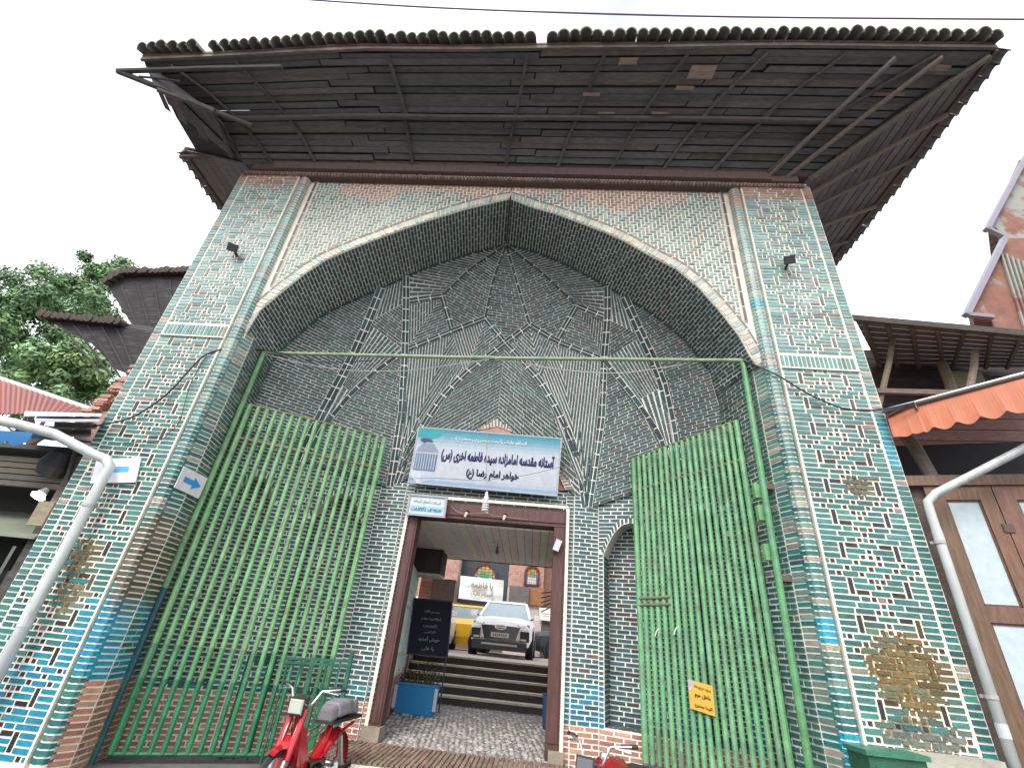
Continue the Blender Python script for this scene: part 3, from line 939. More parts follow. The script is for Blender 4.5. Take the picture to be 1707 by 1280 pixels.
# hip rafter and jack rafters of the right corner
for a, b, r in ((SR[0], TRx, .05), (lerp(WL, WR, .93), lerp(TLx, TRx, .90), .04), (lerp(WL, WR, .96), lerp(TLx, TRx, .95), .04),
                (V((5.6, .5, H + .25)), V((7.7, -.9, 10.50)), .045), (V((5.6, 1.0, H + .25)), V((7.7, 0, 10.50)), .04), (V((5.6, 1.7, H + .25)), V((7.7, 1.1, 10.50)), .045),
                (V((5.6, 2.4, H + .25)), V((7.7, 2.1, 10.50)), .04), (V((5.6, 3.4, H + .25)), V((7.7, 3.3, 10.50)), .04), (V((5.6, 4.6, H + .25)), V((7.7, 4.6, 10.50)), .04)):
    a, b = V(a), V(b); d = V((0, 0, -.07))
    mb = MB(); mb.tube([a + d, lerp(a, b, .5) + d * .6, lerp(a, b, .97) + d], r, 7, wd(.2, (.17, .14, .12)))
    mb.build('rafter', M['oldwood'], roof)
for (u, v, wdt, hh) in ((1165, 132, .42, .2), (1045, 108, .3, .1), (1550, 118, .55, .1), (1140, 150, .3, .06), (1480, 160, .5, .05), (985, 160, .3, .05), (1010, 190, .3, .03), (1100, 190, .3, .03)):
    p = at(u, v, -1.75 + (v - 95) / 190 * 1.6)
    e = V((1, 0, 0)); f = (eavez(.5) - lerp(WL, WR, .5)).normalized()
    nrm = e.cross(f); nrm = nrm if nrm.z < 0 else -nrm
    mb = MB(); mb.hexa([p - e * wdt / 2, p + e * wdt / 2, p + e * wdt / 2 + f * hh, p - e * wdt / 2 + f * hh], [q + nrm * .02 for q in (p - e * wdt / 2, p + e * wdt / 2, p + e * wdt / 2 + f * hh, p - e * wdt / 2 + f * hh)], (.26, .19, .15)); mb.build('patch_board', M['oldwood'], roof)
fb = MB()                            # eave boards
for a, b, c in ((TLx + V((.05, -.02, -.01)), lerp(TLx, TRx, .3), 0),):
    pass
ev = [eavez(k / 14) + V((0, -.03, .01)) for k in range(15)]
for a, b in zip(ev, ev[1:]):
    fb.bar(a, b - (b - a).normalized() * .004, .045, .085, vary((.15, .12, .105), .25))
fb.bar(TRx + V((.02, 0, .01)), V((7.68, SY, 10.51)), .05, .085, (.12, .09, .075)); fb.bar(V((-6.93, -.15, 10.0)), V((-6.93, SY, 9.98)), .05, .08, (.1, .09, .075))
fb.build('eave_board', M['oldwood'], roof)
# clay cover tiles along the eaves: one mesh per shape, shared by the copies
def tile_mesh(r, ln):
    mb = MB()
    n = 9; pr = []
    for rr in (r, r - .016):
        for y in (0, ln):
            k = 1 if y == 0 else .86
            pr.append([V((rr * k * math.cos(math.pi * i / (n - 1)), y, rr * k * 1.25 * math.sin(math.pi * i / (n - 1)))) for i in range(n)])
    o0, o1, i0, i1 = pr
    for i in range(n - 1):
        c = vary((.19, .175, .165), .2)
        mb.poly([o0[i], o1[i], o1[i + 1], o0[i + 1]], c); mb.poly([i0[i + 1], i1[i + 1], i1[i], i0[i]], c)
        mb.poly([o0[i + 1], i0[i + 1], i0[i], o0[i]], (.17, .18, .11))
    o = mb.build('roof_tile', M['tile'], roof)
    return o
protos = []
def put_tile(p, yaw, pitch, roll=0, s=1):
    if len(protos) < 4:
        o = tile_mesh(R_.uniform(.10, .115), .5); protos.append(o)
    else:
        o = protos[R_.randrange(4)].copy(); col.objects.link(o); o.parent = roof
    o.location = p
    o.rotation_euler = (Matrix.Rotation(yaw, 3, 'Z') @ Matrix.Rotation(pitch, 3, 'X') @ Matrix.Rotation(roll, 3, 'Y')).to_euler()
    o.scale = (s, 1, s)
span = (TRx - TLx).length
NT = int(span / .186)
for k in range(NT):
    t = (k + .5) / NT
    if .075 < t < .105 and k % 2 == 0: continue
    if .49 < t < .502: continue
    p = eavez(t)
    up_ = R_.uniform(-.015, .02) + (.05 if R_.random() < .1 else 0)
    put_tile(p + V((0, -.19 + R_.uniform(-.02, .02), .04 + up_)), R_.uniform(-.05, .05), rad(24) + R_.uniform(-.04, .04), R_.uniform(-.1, .1), R_.uniform(.88, 1.06))
for k in range(34):
    put_tile(V((7.89, TRx.y + .1 + k * .21, 10.48 + R_.uniform(-.015, .02))), rad(90), rad(22), R_.uniform(-.1, .1), R_.uniform(.9, 1.05))
for k in range(30):
    put_tile(V((-7.12, .0 + k * .21, 9.97 + R_.uniform(-.015, .02))), rad(-90), rad(22), R_.uniform(-.1, .1), R_.uniform(.9, 1.05))
# pan tiles between the covers and the slope of the roof above
rs = MB()
RG = [V((-3.5, 3.2, 13.1)), V((3.5, 3.2, 13.1))]
n = 60
for k in range(n):
    t0, t1 = k / n, (k + 1) / n
    a, b = eavez(t0) + V((0, -.06, .06)), eavez(t1) + V((0, -.06, .06))
    rs.hexa([a, b, lerp(RG[0], RG[1], t1), lerp(RG[0], RG[1], t0)], [p + V((0, 0, .06)) for p in (a, b, lerp(RG[0], RG[1], t1), lerp(RG[0], RG[1], t0))], vary((.16, .10, .075), .2))
sa, sb = TRx + V((.05, 0, .06)), V((7.71, SY, 10.56))
rs.hexa([sa, sb, RG[1] + V((0, 1, 0)), RG[1]], [p + V((0, 0, .06)) for p in (sa, sb, RG[1] + V((0, 1, 0)), RG[1])], (.15, .1, .075))
sa, sb = V((-6.95, -.15, 10.06)), V((-6.95, SY, 10.04))
rs.hexa([sb, sa, RG[0], RG[0] + V((0, 1, 0))], [p + V((0, 0, .06)) for p in (sb, sa, RG[0], RG[0] + V((0, 1, 0)))], (.15, .1, .075))
rs.build('roof_slope', M['tile'], roof)

# ================================================================== DOORWAY AND PASSAGE
df = empty('door_frame'); df.parent = gw
WR_ = (.085, .032, .028)
ZT = 3.43
FZ = .28
for sx, xo, xi in ((-1, DL, DL + .165), (1, DR, DR - .19)):
    mb = MB(); x0, x1 = sorted((xo, xi))
    mb.box(x0, x1, 2.16, 2.42, FZ, ZT + .01, WR_)
    mb.box(x0 + .03, x1 - .03, 2.145, 2.158, FZ + .2, ZT, vary(WR_, .1))
    mb.build('jamb', M['woodred'], df)
mb = MB(); mb.box(DL, DR, 2.15, 2.42, ZT + .012, ZL - .01, WR_); mb.box(DL + .02, DR - .02, 2.13, 2.148, ZT + .07, ZL - .05, vary(WR_, .1)); mb.build('lintel', M['woodred'], df)
mb = MB()
for a, b in (((DL - .03, 2.12, FZ), (DL - .03, 2.12, ZL + .02)), ((DR + .03, 2.12, FZ), (DR + .03, 2.12, ZL + .02)), ((DL - .03, 2.12, ZL + .035), (DR + .03, 2.12, ZL + .035))):
    mb.bar(a, b, .022, .05, (.5, .42, .36))
mb.build('mortar_edge', M['mortar'], df)
# threshold platform of bricks on edge
th = empty('threshold'); th.parent = gw
mb = MB(); mb.box(-1.75, 1.6, .9, 2.3, 0, FZ - .035); mb.build('mortar_bed', M['mortar'], th)
x = -1.74; k = 0
while x < 1.56:
    for y0, y1 in ((.9, 1.12), (1.125, 1.34), (1.345, 1.57), (1.575, 1.8), (1.805, 2.02)):
        o = (k % 2) * .1
        mb = MB() if k % 2 == 0 and False else None
        b = [V((x + .005, y0 + .004, FZ - .07)), V((x + .052, y0 + .004, FZ - .07)), V((x + .052, y1 - .004, FZ - .07)), V((x + .005, y1 - .004, FZ - .07))]
        t = [p + V((0, 0, .07 + R_.uniform(-.006, .006))) for p in b]
        m2 = MB(); m2.hexa(b, t, vary((.20, .135, .10), .25)); m2.build('brick', M['brickred'], th)
    x += .066; k += 1
stc = MB(); stc.box(DL - .06, DL + .2, 2.03, 2.3, 0, FZ + .16, (.26, .22, .17)); stc.build('jamb_stone', M['stone'], th); stc = MB(); stc.box(DR - .15, DR + .06, 2.03, 2.3, 0, FZ + .12, (.26, .22, .17)); stc.build('jamb_stone', M['stone'], th)
# cobbled floor of the passage (rises a little), then steps up to the courtyard
fl = MB(); fl.poly([(DL - .1, 2.0, FZ - .03), (DR + .1, 2.0, FZ - .03), (1.5, 6.3, .44), (-1.9, 6.3, .44)], (.13, .125, .12)); fl.poly([(-5, .9, .002 + .0), (5, .9, .002), (5, 2.3, .002), (-5, 2.3, .002)], (.13, .125, .12))
tag(fl.build('passage_floor', M['stone']), kind='structure')
cb = MB()
y = 2.04
while y < 6.2:
    x = -1.3 - (y - 2.3) * .12
    while x < 1.18 + (y - 2.3) * .05:
        r = R_.uniform(.026, .05)
        z = FZ - .03 + (y - 2.0) * .0395
        c = vary((.27, .245, .225), .4)
        px_, py_ = x + R_.uniform(-.02, .02), y + R_.uniform(-.02, .02)
        ring = [V((px_ + r * math.cos(a) * 1.15, py_ + r * math.sin(a), z)) for a in [i * math.pi / 3 + R_.uniform(-.2, .2) for i in range(6)]]
        top = [lerp(p, V((px_, py_, z)), .45) + V((0, 0, r * .5)) for p in ring]
        cb.faces(ring + top, [(i, (i + 1) % 6, 6 + (i + 1) % 6, 6 + i) for i in range(6)] + [(6, 7, 8, 9, 10, 11)], c)
        x += .088
    y += .085
tag(cb.build('cobbles', M['cobble']), kind='stuff')
pw = MB()
pw.box(-1.72, DL - .01, 2.45, 2.74, 0, 3.6, (.12, .06, .05)); pw.build('passage_wall', M['woodred'], gw); pw = MB(); pw.box(DR + .01, 1.44, 2.45, 5.4, 0, 3.6, (.07, .05, .045))
pw.build('passage_wall', M['woodred'], gw)
ceil = empty('ceiling'); ceil.parent = gw
for k in range(22):
    x0 = -1.9 + k * .15
    mb = MB(); q = [V((x0, 2.43, 3.40)), V((x0 + .142, 2.43, 3.40)), V((x0 + .142, 5.45, 3.25)), V((x0, 5.45, 3.25))]
    mb.hexa(q, [p + V((0, 0, .03)) for p in q], vary((.80, .74, .68), .05)); mb.build('board', M['matte'], ceil)
mb = MB(); mb.box(-1.9, 1.41, 5.46, 5.5, 3.235, 3.66, (.10, .07, .06)); mb.box(-1.92, 1.41, 2.76, 5.44, 3.47, 3.6, (.1, .09, .08)); mb.build('fascia', M['matte'], ceil)

st = tag(empty('courtyard_steps', (0, 5.9, .44)), 'flight of dark stone steps with pale worn nosings up to the courtyard', 'steps')
nst = 5
for k in range(nst):
    z0 = .40 + k * .172; y0 = 5.7 + k * .30
    mb = MB(); mb.box(-1.9, 1.35, y0, y0 + .34, z0 - .02, z0 + .13, (.045, .036, .034)); o = mb.build('riser', M['stone']); o.parent = st; o.matrix_parent_inverse = Matrix.Translation(-st.location)
    mb = MB(); mb.box(-1.92, 1.37, y0 - .025, y0 + .345, z0 + .132, z0 + .172, (.46, .43, .33)); o = mb.build('tread', M['stone']); o.parent = st; o.matrix_parent_inverse = Matrix.Translation(-st.location)

# ================================================================== COURTYARD BEHIND
CZ = 1.26
gm = MB(); gm.poly([(-14, 7.2, CZ), (14, 7.2, CZ), (14, 15.2, CZ + .02), (-14, 15.2, CZ + .02)], (.42, .37, .33))
tag(gm.build('courtyard', M['paving']), kind='structure')
gm = MB(); gm.box(-14, -1.93, 5.45, 7.19, 0, CZ - .01, (.3, .24, .2)); gm.box(1.38, 14, 5.45, 7.19, 0, CZ - .01, (.3, .24, .2))
tag(gm.build('courtyard_edge', M['stone']), kind='structure')
st_g = MB(); st_g.poly([(-400, -400, 0), (400, -400, 0), (400, 500, 0), (-400, 500, 0)], (.11, .105, .1))
tag(st_g.build('street', M['asphalt']), kind='structure')

RY = 15.6
shr = tag(empty('shrine_building', (0, RY, CZ)), 'pink brick building across the courtyard with arched stained glass windows', 'building')
def sub(o, par): o.parent = par; o.matrix_parent_inverse = par.matrix_world.inverted() if par.matrix_world != Matrix() else Matrix.Translation(-par.location); return o
def spart(mb, name, m, par):
    o = mb.build(name, M[m]); o.parent = par; o.matrix_parent_inverse = Matrix.Translation(-par.location); return o
mb = MB(); mb.box(-13, 13, RY + .5, RY + 8, CZ, 8.5, (.30, .17, .13)); spart(mb, 'wall', 'brickred', shr)
def bpier(u0, u1, v0, v1, name='pier', c=(.46, .27, .22), dep=.5):
    a, b = at(u0, v0, RY), at(u1, v1, RY)
    key = 'x'
    mb = MB(); mb.box(a.x, b.x, RY - dep + .02, RY + .49, CZ, 7.5, (.6, .5, .45))
    z = b.z
    while z < a.z:
        x = a.x - (int(z * 50) % 2) * .1
        while x < b.x:
            x0, x1 = max(a.x, x), min(b.x, x + .21)
            if x1 - x0 > .03: mb.box(x0 + .006, x1 - .006, RY - dep, RY - dep + .03, z + .006, z + .062, vary(c, .15))
            x += .22
        z += .07
    spart(mb, name, 'brickred', shr)
bpier(680, 757, 915, 1030); bpier(852, 905, 925, 985)
mb = MB(); p = at(745, 1002, RY - .3); mb.box(-9, 9, RY - .42, RY - .1, CZ, p.z, (.16, .13, .115))
x = -8.9
while x < 9:
    for z0, z1 in ((CZ + .03, CZ + .62), (CZ + .63, p.z - .03)): mb.box(x + .01, x + 1.08, RY - .45, RY - .40, z0, z1, vary((.15, .125, .11), .2))
    x += 1.1
spart(mb, 'stone_base', 'stone', shr)
mb = MB(); a, b = at(757, 925, RY), at(852, 1003, RY); mb.box(a.x + .02, b.x - .02, RY + .2, RY + .45, CZ + .9, 7.4, (.05, .065, .08)); spart(mb, 'recess_panel', 'stone', shr)
def stained(u0, u1, v0, v1, yy):
    a, b = at(u0, v0, yy), at(u1, v1, yy)
    wn = MB(); xm = (a.x + b.x) / 2; hw = (b.x - a.x) / 2; r = hw
    zs = a.z - r
    fr = [(b.x, b.z), (b.x, zs)] + [(xm + r * math.cos(t), zs + r * math.sin(t)) for t in [math.pi * k / 12 for k in range(1, 12)]] + [(a.x, zs), (a.x, b.z)]
    for k in range(len(fr)):
        p, q = fr[k], fr[(k + 1) % len(fr)]
        wn.bar((p[0], yy, p[1]), (q[0], yy, q[1]), .09, .09, (.10, .03, .03))
    wf = spart(wn, 'window', 'tintmat', shr)
    cols = [(.55, .16, .17), (.12, .36, .20), (.55, .33, .10), (.10, .25, .5), (.6, .22, .25), (.62, .6, .6)]
    N_ = 6
    for i in range(N_):
        for j in range(7):
            x0, x1 = a.x + (b.x - a.x) * i / N_, a.x + (b.x - a.x) * (i + 1) / N_
            z0, z1 = b.z + (a.z - b.z) * j / 7, b.z + (a.z - b.z) * (j + 1) / 7
            cx, cz = (x0 + x1) / 2, (z0 + z1) / 2
            if cz > zs and math.hypot(cx - xm, cz - zs) > r * .98: continue
            dd = abs((cx - xm) / hw) + abs((cz - zs) / r) * .9
            ci = 1 if dd < .55 else (2 if cz > zs and dd < 1.05 else (3 if cz > zs or abs(cx - xm) > hw * .7 else (0 if j > 2 else 5)))
            g = MB(); g.box(x0 + .008, x1 - .008, yy + .01, yy + .03, z0 + .008, z1 - .008, vary(cols[ci], .12))
            o = spart(g, 'pane', 'gloss', shr); 
            o.parent = wf; o.matrix_parent_inverse = Matrix()
stained(791, 826, 938, 972, RY + .1); stained(877, 897, 943, 976, RY - .56)
mb = MB(); a, b = at(850, 977, RY - .5), at(880, 1015, RY - .5); mb.box(a.x, b.x, RY - .75, RY - .47, b.z, a.z, (.13, .12, .12)); spart(mb, 'stone_post', 'stone', shr)
mb = MB(); a, b = at(881, 978, RY - .5), at(906, 1010, RY - .5); mb.box(a.x, b.x, RY - .6, RY - .46, b.z, a.z, (.28, .13, .06)); spart(mb, 'rust_panel', 'stone', shr)

# Persian lettering: letters are shaped into joined forms and laid right to left
JF = {'ا': (0xFE8D, 0xFE8E), 'آ': (0xFE81, 0xFE82), 'د': (0xFEA9, 0xFEAA), 'ذ': (0xFEAB, 0xFEAC), 'ر': (0xFEAD, 0xFEAE), 'ز': (0xFEAF, 0xFEB0), 'و': (0xFEED, 0xFEEE)}
J4 = {'ب': 0xFE8F, 'ت': 0xFE95, 'ث': 0xFE99, 'ج': 0xFE9D, 'ح': 0xFEA1, 'خ': 0xFEA5, 'س': 0xFEB1, 'ش': 0xFEB5, 'ص': 0xFEB9, 'ض': 0xFEBD, 'ط': 0xFEC1, 'ظ': 0xFEC5, 'ع': 0xFEC9, 'غ': 0xFECD,
      'ف': 0xFED1, 'ق': 0xFED5, 'ک': 0xFB8E, 'ل': 0xFEDD, 'م': 0xFEE1, 'ن': 0xFEE5, 'ه': 0xFEE9, 'ی': 0xFBFC, 'پ': 0xFB56, 'چ': 0xFB7A, 'گ': 0xFB92}
def shape(s):
    out = []
    for i, ch in enumerate(s):
        pj = i > 0 and s[i - 1] in J4
        nj = i < len(s) - 1 and (s[i + 1] in J4 or s[i + 1] in JF)
        if ch in JF: out.append(chr(JF[ch][1 if pj else 0]))
        elif ch in J4: out.append(chr(J4[ch] + (3 if pj and nj else 1 if pj else 2 if nj else 0)))
        else: out.append({'(': ')', ')': '('}.get(ch, ch))
    return ''.join(out[::-1]).replace(chr(0xFEE9), chr(0x06D5))
INK = {}
def ink(c):
    if c not in INK: INK[c] = mat('ink', base=c, rough=.6)
    return INK[c]
def letters(s, O, ux, uz, width, height, c, parent, name='lettering', bold=.012, lift=.004, raw=False):
    cu = bpy.data.curves.new(name, 'FONT')
    cu.body = s if raw else shape(s); cu.size = 1; cu.resolution_u = 3; cu.bevel_depth = .018 + bold; cu.bevel_resolution = 0; cu.align_x = 'CENTER'
    cu.materials.append(ink(c))
    o = bpy.data.objects.new(name, cu); col.objects.link(o)
    bpy.context.view_layer.update()
    w_, h_ = max(o.dimensions.x, .01), max(o.dimensions.y, .01)
    ux = V(ux).normalized(); uz = V(uz).normalized(); n = ux.cross(uz)
    ys = [b[1] for b in o.bound_box]; xs = [b[0] for b in o.bound_box]
    sx_, sz_ = width / w_, height / h_
    Q = V(O) + n * lift - ux * ((max(xs) + min(xs)) / 2 * sx_) - uz * ((max(ys) + min(ys)) / 2 * sz_)
    kn = .05
    Mx = Matrix(((ux.x * sx_, uz.x * sz_, n.x * kn, Q.x), (ux.y * sx_, uz.y * sz_, n.y * kn, Q.y), (ux.z * sx_, uz.z * sz_, n.z * kn, Q.z), (0, 0, 0, 1)))
    me = bpy.data.meshes.new_from_object(o.evaluated_get(bpy.context.evaluated_depsgraph_get()))
    bpy.data.objects.remove(o)
    me.transform(Mx)
    o = bpy.data.objects.new(name, me); col.objects.link(o)
    if parent:
        o.parent = parent; o.matrix_parent_inverse = Matrix.Translation(-parent.location)
    return o

class Panel:        # flat board given by three corners
    def __init__(s, tl, tr, bl):
        s.o = V(bl); s.ux = V(tr) - V(tl); s.uz = V(tl) - V(bl); s.n = s.ux.cross(s.uz).normalized()
    def p(s, u, v, d=0): return s.o + s.ux * u + s.uz * v + s.n * d
    def rect(s, mb, u0, u1, v0, v1, d0, d1, c, mi=0):
        mb.hexa([s.p(u0, v0, d0), s.p(u1, v0, d0), s.p(u1, v1, d0), s.p(u0, v1, d0)], [s.p(u0, v0, d1), s.p(u1, v0, d1), s.p(u1, v1, d1), s.p(u0, v1, d1)], c, mi)
    def flat(s, mb, pts, d, c, mi=0): mb.poly([s.p(u, v, d) for u, v in pts], c, mi)
    def text(s, t, u, v, wu, hv, c, parent, **k): return letters(t, s.p(u, v), s.ux, s.uz, wu * s.ux.length, hv * s.uz.length, c, parent, lift=k.pop('lift', .012), **k)

# banner on the shrine
bn = tag(empty('banner', at(800, 982, RY - .6)), 'white cloth banner with brown handwriting below the arched stained glass window', 'banner')
P_ = Panel(at(768, 959, RY - .62), at(840, 967, RY - .62), at(764, 997, RY - .60))
mb = MB()
NX, NZ = 12, 6
for i in range(NX):
    for j in range(NZ):
        f = lambda u, v: P_.p(u, v, .05 * math.sin(u * 11) * (1 - v) + .02 * math.sin(v * 9 + u * 5))
        u0, u1, v0, v1 = i / NX, (i + 1) / NX, j / NZ, (j + 1) / NZ
        mb.hexa([f(u0, v0) - P_.n * .01, f(u1, v0) - P_.n * .01, f(u1, v1) - P_.n * .01, f(u0, v1) - P_.n * .01], [f(u0, v0), f(u1, v0), f(u1, v1), f(u0, v1)], (.66, .72, .70))
spart(mb, 'cloth', 'matte', bn)
P_.text('یا فاطمه', .52, .64, .5, .34, (.28, .2, .16), bn, lift=.09); P_.text('السلام علیک', .52, .27, .5, .28, (.3, .22, .18), bn, lift=.09)
nb = tag(empty('paper_notice', at(909, 1024, RY - .6)), 'small white paper notice on the dark stone wall behind the dark car', 'notice')
P_ = Panel(at(899, 1012, RY - .6), at(919, 1014, RY - .6), at(899, 1033, RY - .6))
mb = MB(); P_.rect(mb, 0, 1, 0, 1, 0, .01, (.75, .75, .74)); P_.rect(mb, .2, .85, .5, .56, .012, .014, (.35, .3, .3)); P_.rect(mb, .3, .8, .35, .39, .012, .014, (.35, .3, .3)); spart(mb, 'sheet', 'matte', nb)

# ---- cars -------------------------------------------------------------------
def car(label, loc, yaw, paint, hood=1.02, top=1.66, L=4.1, W=1.86, suv=True, group=None):
    c = tag(empty('parked_car', loc, yaw), label, 'car', group)
    hl, hw = L / 2, W / 2
    zb = .30 if suv else .2
    ST = [(hl, .66, zb + .18, hood - .22), (hl - .07, .86, zb + .06, hood - .12), (hl - .35, .97, zb, hood - .05), (hl - 1.2, 1.0, zb, hood + .05), (0, 1.0, zb, hood + .08), (-hl + .7, 1.0, zb, hood + .10), (-hl + .12, .93, zb + .05, hood + .08), (-hl, .78, zb + .2, hood - .02)]
    mb = MB(); rings = []
    for x, k, z0, z1 in ST:
        ww = hw * k; zm = lerp(z0, z1, .55)
        rings.append([V((x, -ww * .9, z0)), V((x, -ww, lerp(z0, z1, .3))), V((x, -ww, lerp(z0, z1, .78))), V((x, -ww * .86, z1)), V((x, -ww * .4, z1 + .035)), V((x, ww * .4, z1 + .035)), V((x, ww * .86, z1)), V((x, ww, lerp(z0, z1, .78))), V((x, ww, lerp(z0, z1, .3))), V((x, ww * .9, z0))])
    for a, b in zip(rings, rings[1:]):
        for i in range(10):
            j = (i + 1) % 10; mb.poly([a[i], a[j], b[j], b[i]], paint)
    mb.poly(rings[0][::-1], paint); mb.poly(rings[-1], paint)
    o = mb.build('body', M['gloss'], c, True)
    bx0, rx0, rx1, bx1 = hl - 1.2, hl - 1.95, -hl + .75, -hl + .2
    zb0, zt = hood + .07, top - .05
    gl = MB()
    B = [V((bx0, s * hw * .84, zb0)) for s in (-1, 1)] + [V((bx1, s * hw * .84, zb0 + .02)) for s in (1, -1)]
    T = [V((rx0, s * hw * .66, zt)) for s in (-1, 1)] + [V((rx1, s * hw * .66, zt)) for s in (1, -1)]
    gl.hexa(B, T, (.12, .16, .19) if paint[0] < .2 else (.30, .38, .43))
    gl.build('glazing', M['darkglass'], c)
    rf = MB()
    rf.hexa([V((rx0 + .05, s * hw * .69, zt - .01)) for s in (-1, 1)] + [V((rx1 - .05, s * hw * .69, zt - .01)) for s in (1, -1)], [V((rx0 - .05, s * hw * .6, zt + .055)) for s in (-1, 1)] + [V((rx1 + .05, s * hw * .6, zt + .055)) for s in (1, -1)], paint)
    for i in range(4): rf.bar(B[i], T[i], .07, .07, paint)
    for s in (-1, 1): rf.bar((.15, s * hw * .85, zb0), (.1, s * hw * .67, zt), .06, .06, (.03, .03, .03))
    rf.build('roof', M['gloss'], c, True)
    for sx in (hl - .85, -hl + .85):
        for s in (-1, 1):
            r = .35 if suv else .31
            t = MB(); ax = V((0, s, 0)); o_ = V((sx, s * (hw - .2), r))
            t.lathe([(r * .62, 0), (r * .95, .0), (r, .04), (r, .17), (r * .94, .21), (r * .6, .21)], o_, ax, 20, (.02, .02, .022))
            tb = t.build('tyre', M['rubber'], c, True)
            q = MB(); q.lathe([(.01, .20), (r * .2, .2), (r * .6, .17), (r * .66, .19)], o_, ax, 20, (.3, .3, .31))
            for k in range(5):
                a = k * 2 * math.pi / 5; q.bar(o_ + ax * .2 + V((math.cos(a), 0, math.sin(a))) * .05, o_ + ax * .2 + V((math.cos(a), 0, math.sin(a))) * r * .6, .06, .03, (.45, .45, .46))
            q.build('rim', M['metal'], c).parent = tb
            if True:
                wa = MB(); wa.lathe([(r * 1.02, .1), (r * 1.22, .215), (r * 1.05, .225)], o_, ax, 20, (.03, .03, .03)); wa.build('wheel_arch', M['rubber'], c)
    for s in (-1, 1):
        h = MB(); y0 = s * hw * .52; y1 = s * hw * .86
        h.hexa([V((hl + .0, y0, hood - .25)), V((hl - .20, y1, hood - .22)), V((hl - .24, y1, hood - .11)), V((hl - .05, y0, hood - .15))], [V((hl + .03, y0, hood - .25)), V((hl - .16, y1 * 1.04, hood - .22)), V((hl - .2, y1 * 1.04, hood - .11)), V((hl - .02, y0, hood - .15))], (.20, .20, .27))
        h.box(hl + .0, hl + .045, *sorted((y0 * .98, y0 * 1.5)), hood - .21, hood - .17, (.8, .8, .9))
        h.build('headlight', M['gloss'], c)
        f = MB(); f.box(hl - .2, hl + .03, *sorted((s * hw * .62, s * hw * .9)), zb + .14, zb + .40, (.02, .02, .022)); f.box(hl - .05, hl + .045, *sorted((s * hw * .64, s * hw * .82)), zb + .16, zb + .21, (.5, .5, .5)); f.build('fog_light', M['tintmat'], c)
        m_ = MB(); p = V((bx0 - .18, s * (hw + .08), hood + .14)); m_.box(p.x - .06, p.x + .06, p.y - .1, p.y + .1, p.z - .07, p.z + .08, paint); m_.bar((bx0 - .15, s * hw * .86, hood + .06), p, .04, .03, (.03, .03, .03)); m_.build('mirror', M['gloss'], c, True)
        if suv:
            r_ = MB(); r_.tube([(rx0, s * hw * .58, top + .02), (rx0 - .3, s * hw * .58, top + .06), (rx1 + .2, s * hw * .58, top + .05)], .02, 6, (.55, .55, .55)); r_.build('roof_rail', M['metal'], c)
    g = MB(); g.hexa([V((hl - .1, -.47, zb + .14)), V((hl - .1, .47, zb + .14)), V((hl - .1, .60, hood - .2)), V((hl - .1, -.60, hood - .2))], [V((hl + .05, -.44, zb + .14)), V((hl + .05, .44, zb + .14)), V((hl + .03, .56, hood - .2)), V((hl + .03, -.56, hood - .2))], (.018, .018, .022))
    for k in range(5): g.box(hl + .02, hl + .056, -.44, .44, zb + .2 + k * .055, zb + .212 + k * .055, (.07, .07, .08))
    g.build('grille', M['gloss'], c)
    e = MB(); e.tube([V((hl + .055, .16 * math.cos(a), hood - .235 + .06 * math.sin(a))) for a in [2 * math.pi * k / 16 for k in range(17)]], .012, 6, (.7, .7, .72)); e.bar((hl + .055, -.14, hood - .235), (hl + .055, .14, hood - .235), .02, .02, (.7, .7, .72)); e.build('badge', M['metal'], c)
    b_ = MB(); b_.box(hl - .1, hl + .05, -hw * .84, hw * .84, zb - .12, zb + .11, (.035, .035, .038)); b_.box(hl - .04, hl + .06, -hw * .55, hw * .55, zb + .0, zb + .05, (.4, .4, .4)); b_.build('front_bumper', M['tintmat'], c); b_ = MB(); b_.box(-hl - .03, -hl + .1, -hw * .8, hw * .8, zb, zb + .25, (.035, .035, .038)); b_.build('rear_bumper', M['tintmat'], c)
    n = MB(); n.box(hl + .058, hl + .07, -.26, .26, zb + .2, zb + .32, (.55, .52, .42))
    for k in range(7): n.box(hl + .071, hl + .074, -.2 + k * .06, -.165 + k * .06, zb + .23, zb + .29, (.1, .1, .1))
    n.build('number_plate', M['tintmat'], c)
    return c
car('white SUV with black grille parked facing the archway', (.02, 11.25, CZ), rad(-91.5), (.92, .92, .93), 1.0, 1.58)
car('small yellow taxi parked behind the white SUV', (-2.05, 13.2, CZ), rad(180), (.72, .42, .02), .92, 1.45, 3.9, 1.65, False)
car('white car mostly hidden behind the blackboard, only its nose showing', (-2.62, 11.3, CZ), rad(-88), (.75, .75, .77), .92, 1.48, 4.2, 1.7, False)
car('dark grey saloon half hidden by the right door jamb', (2.98, 13.9, CZ), rad(181), (.045, .05, .06), .9, 1.42, 4.3, 1.7, False)

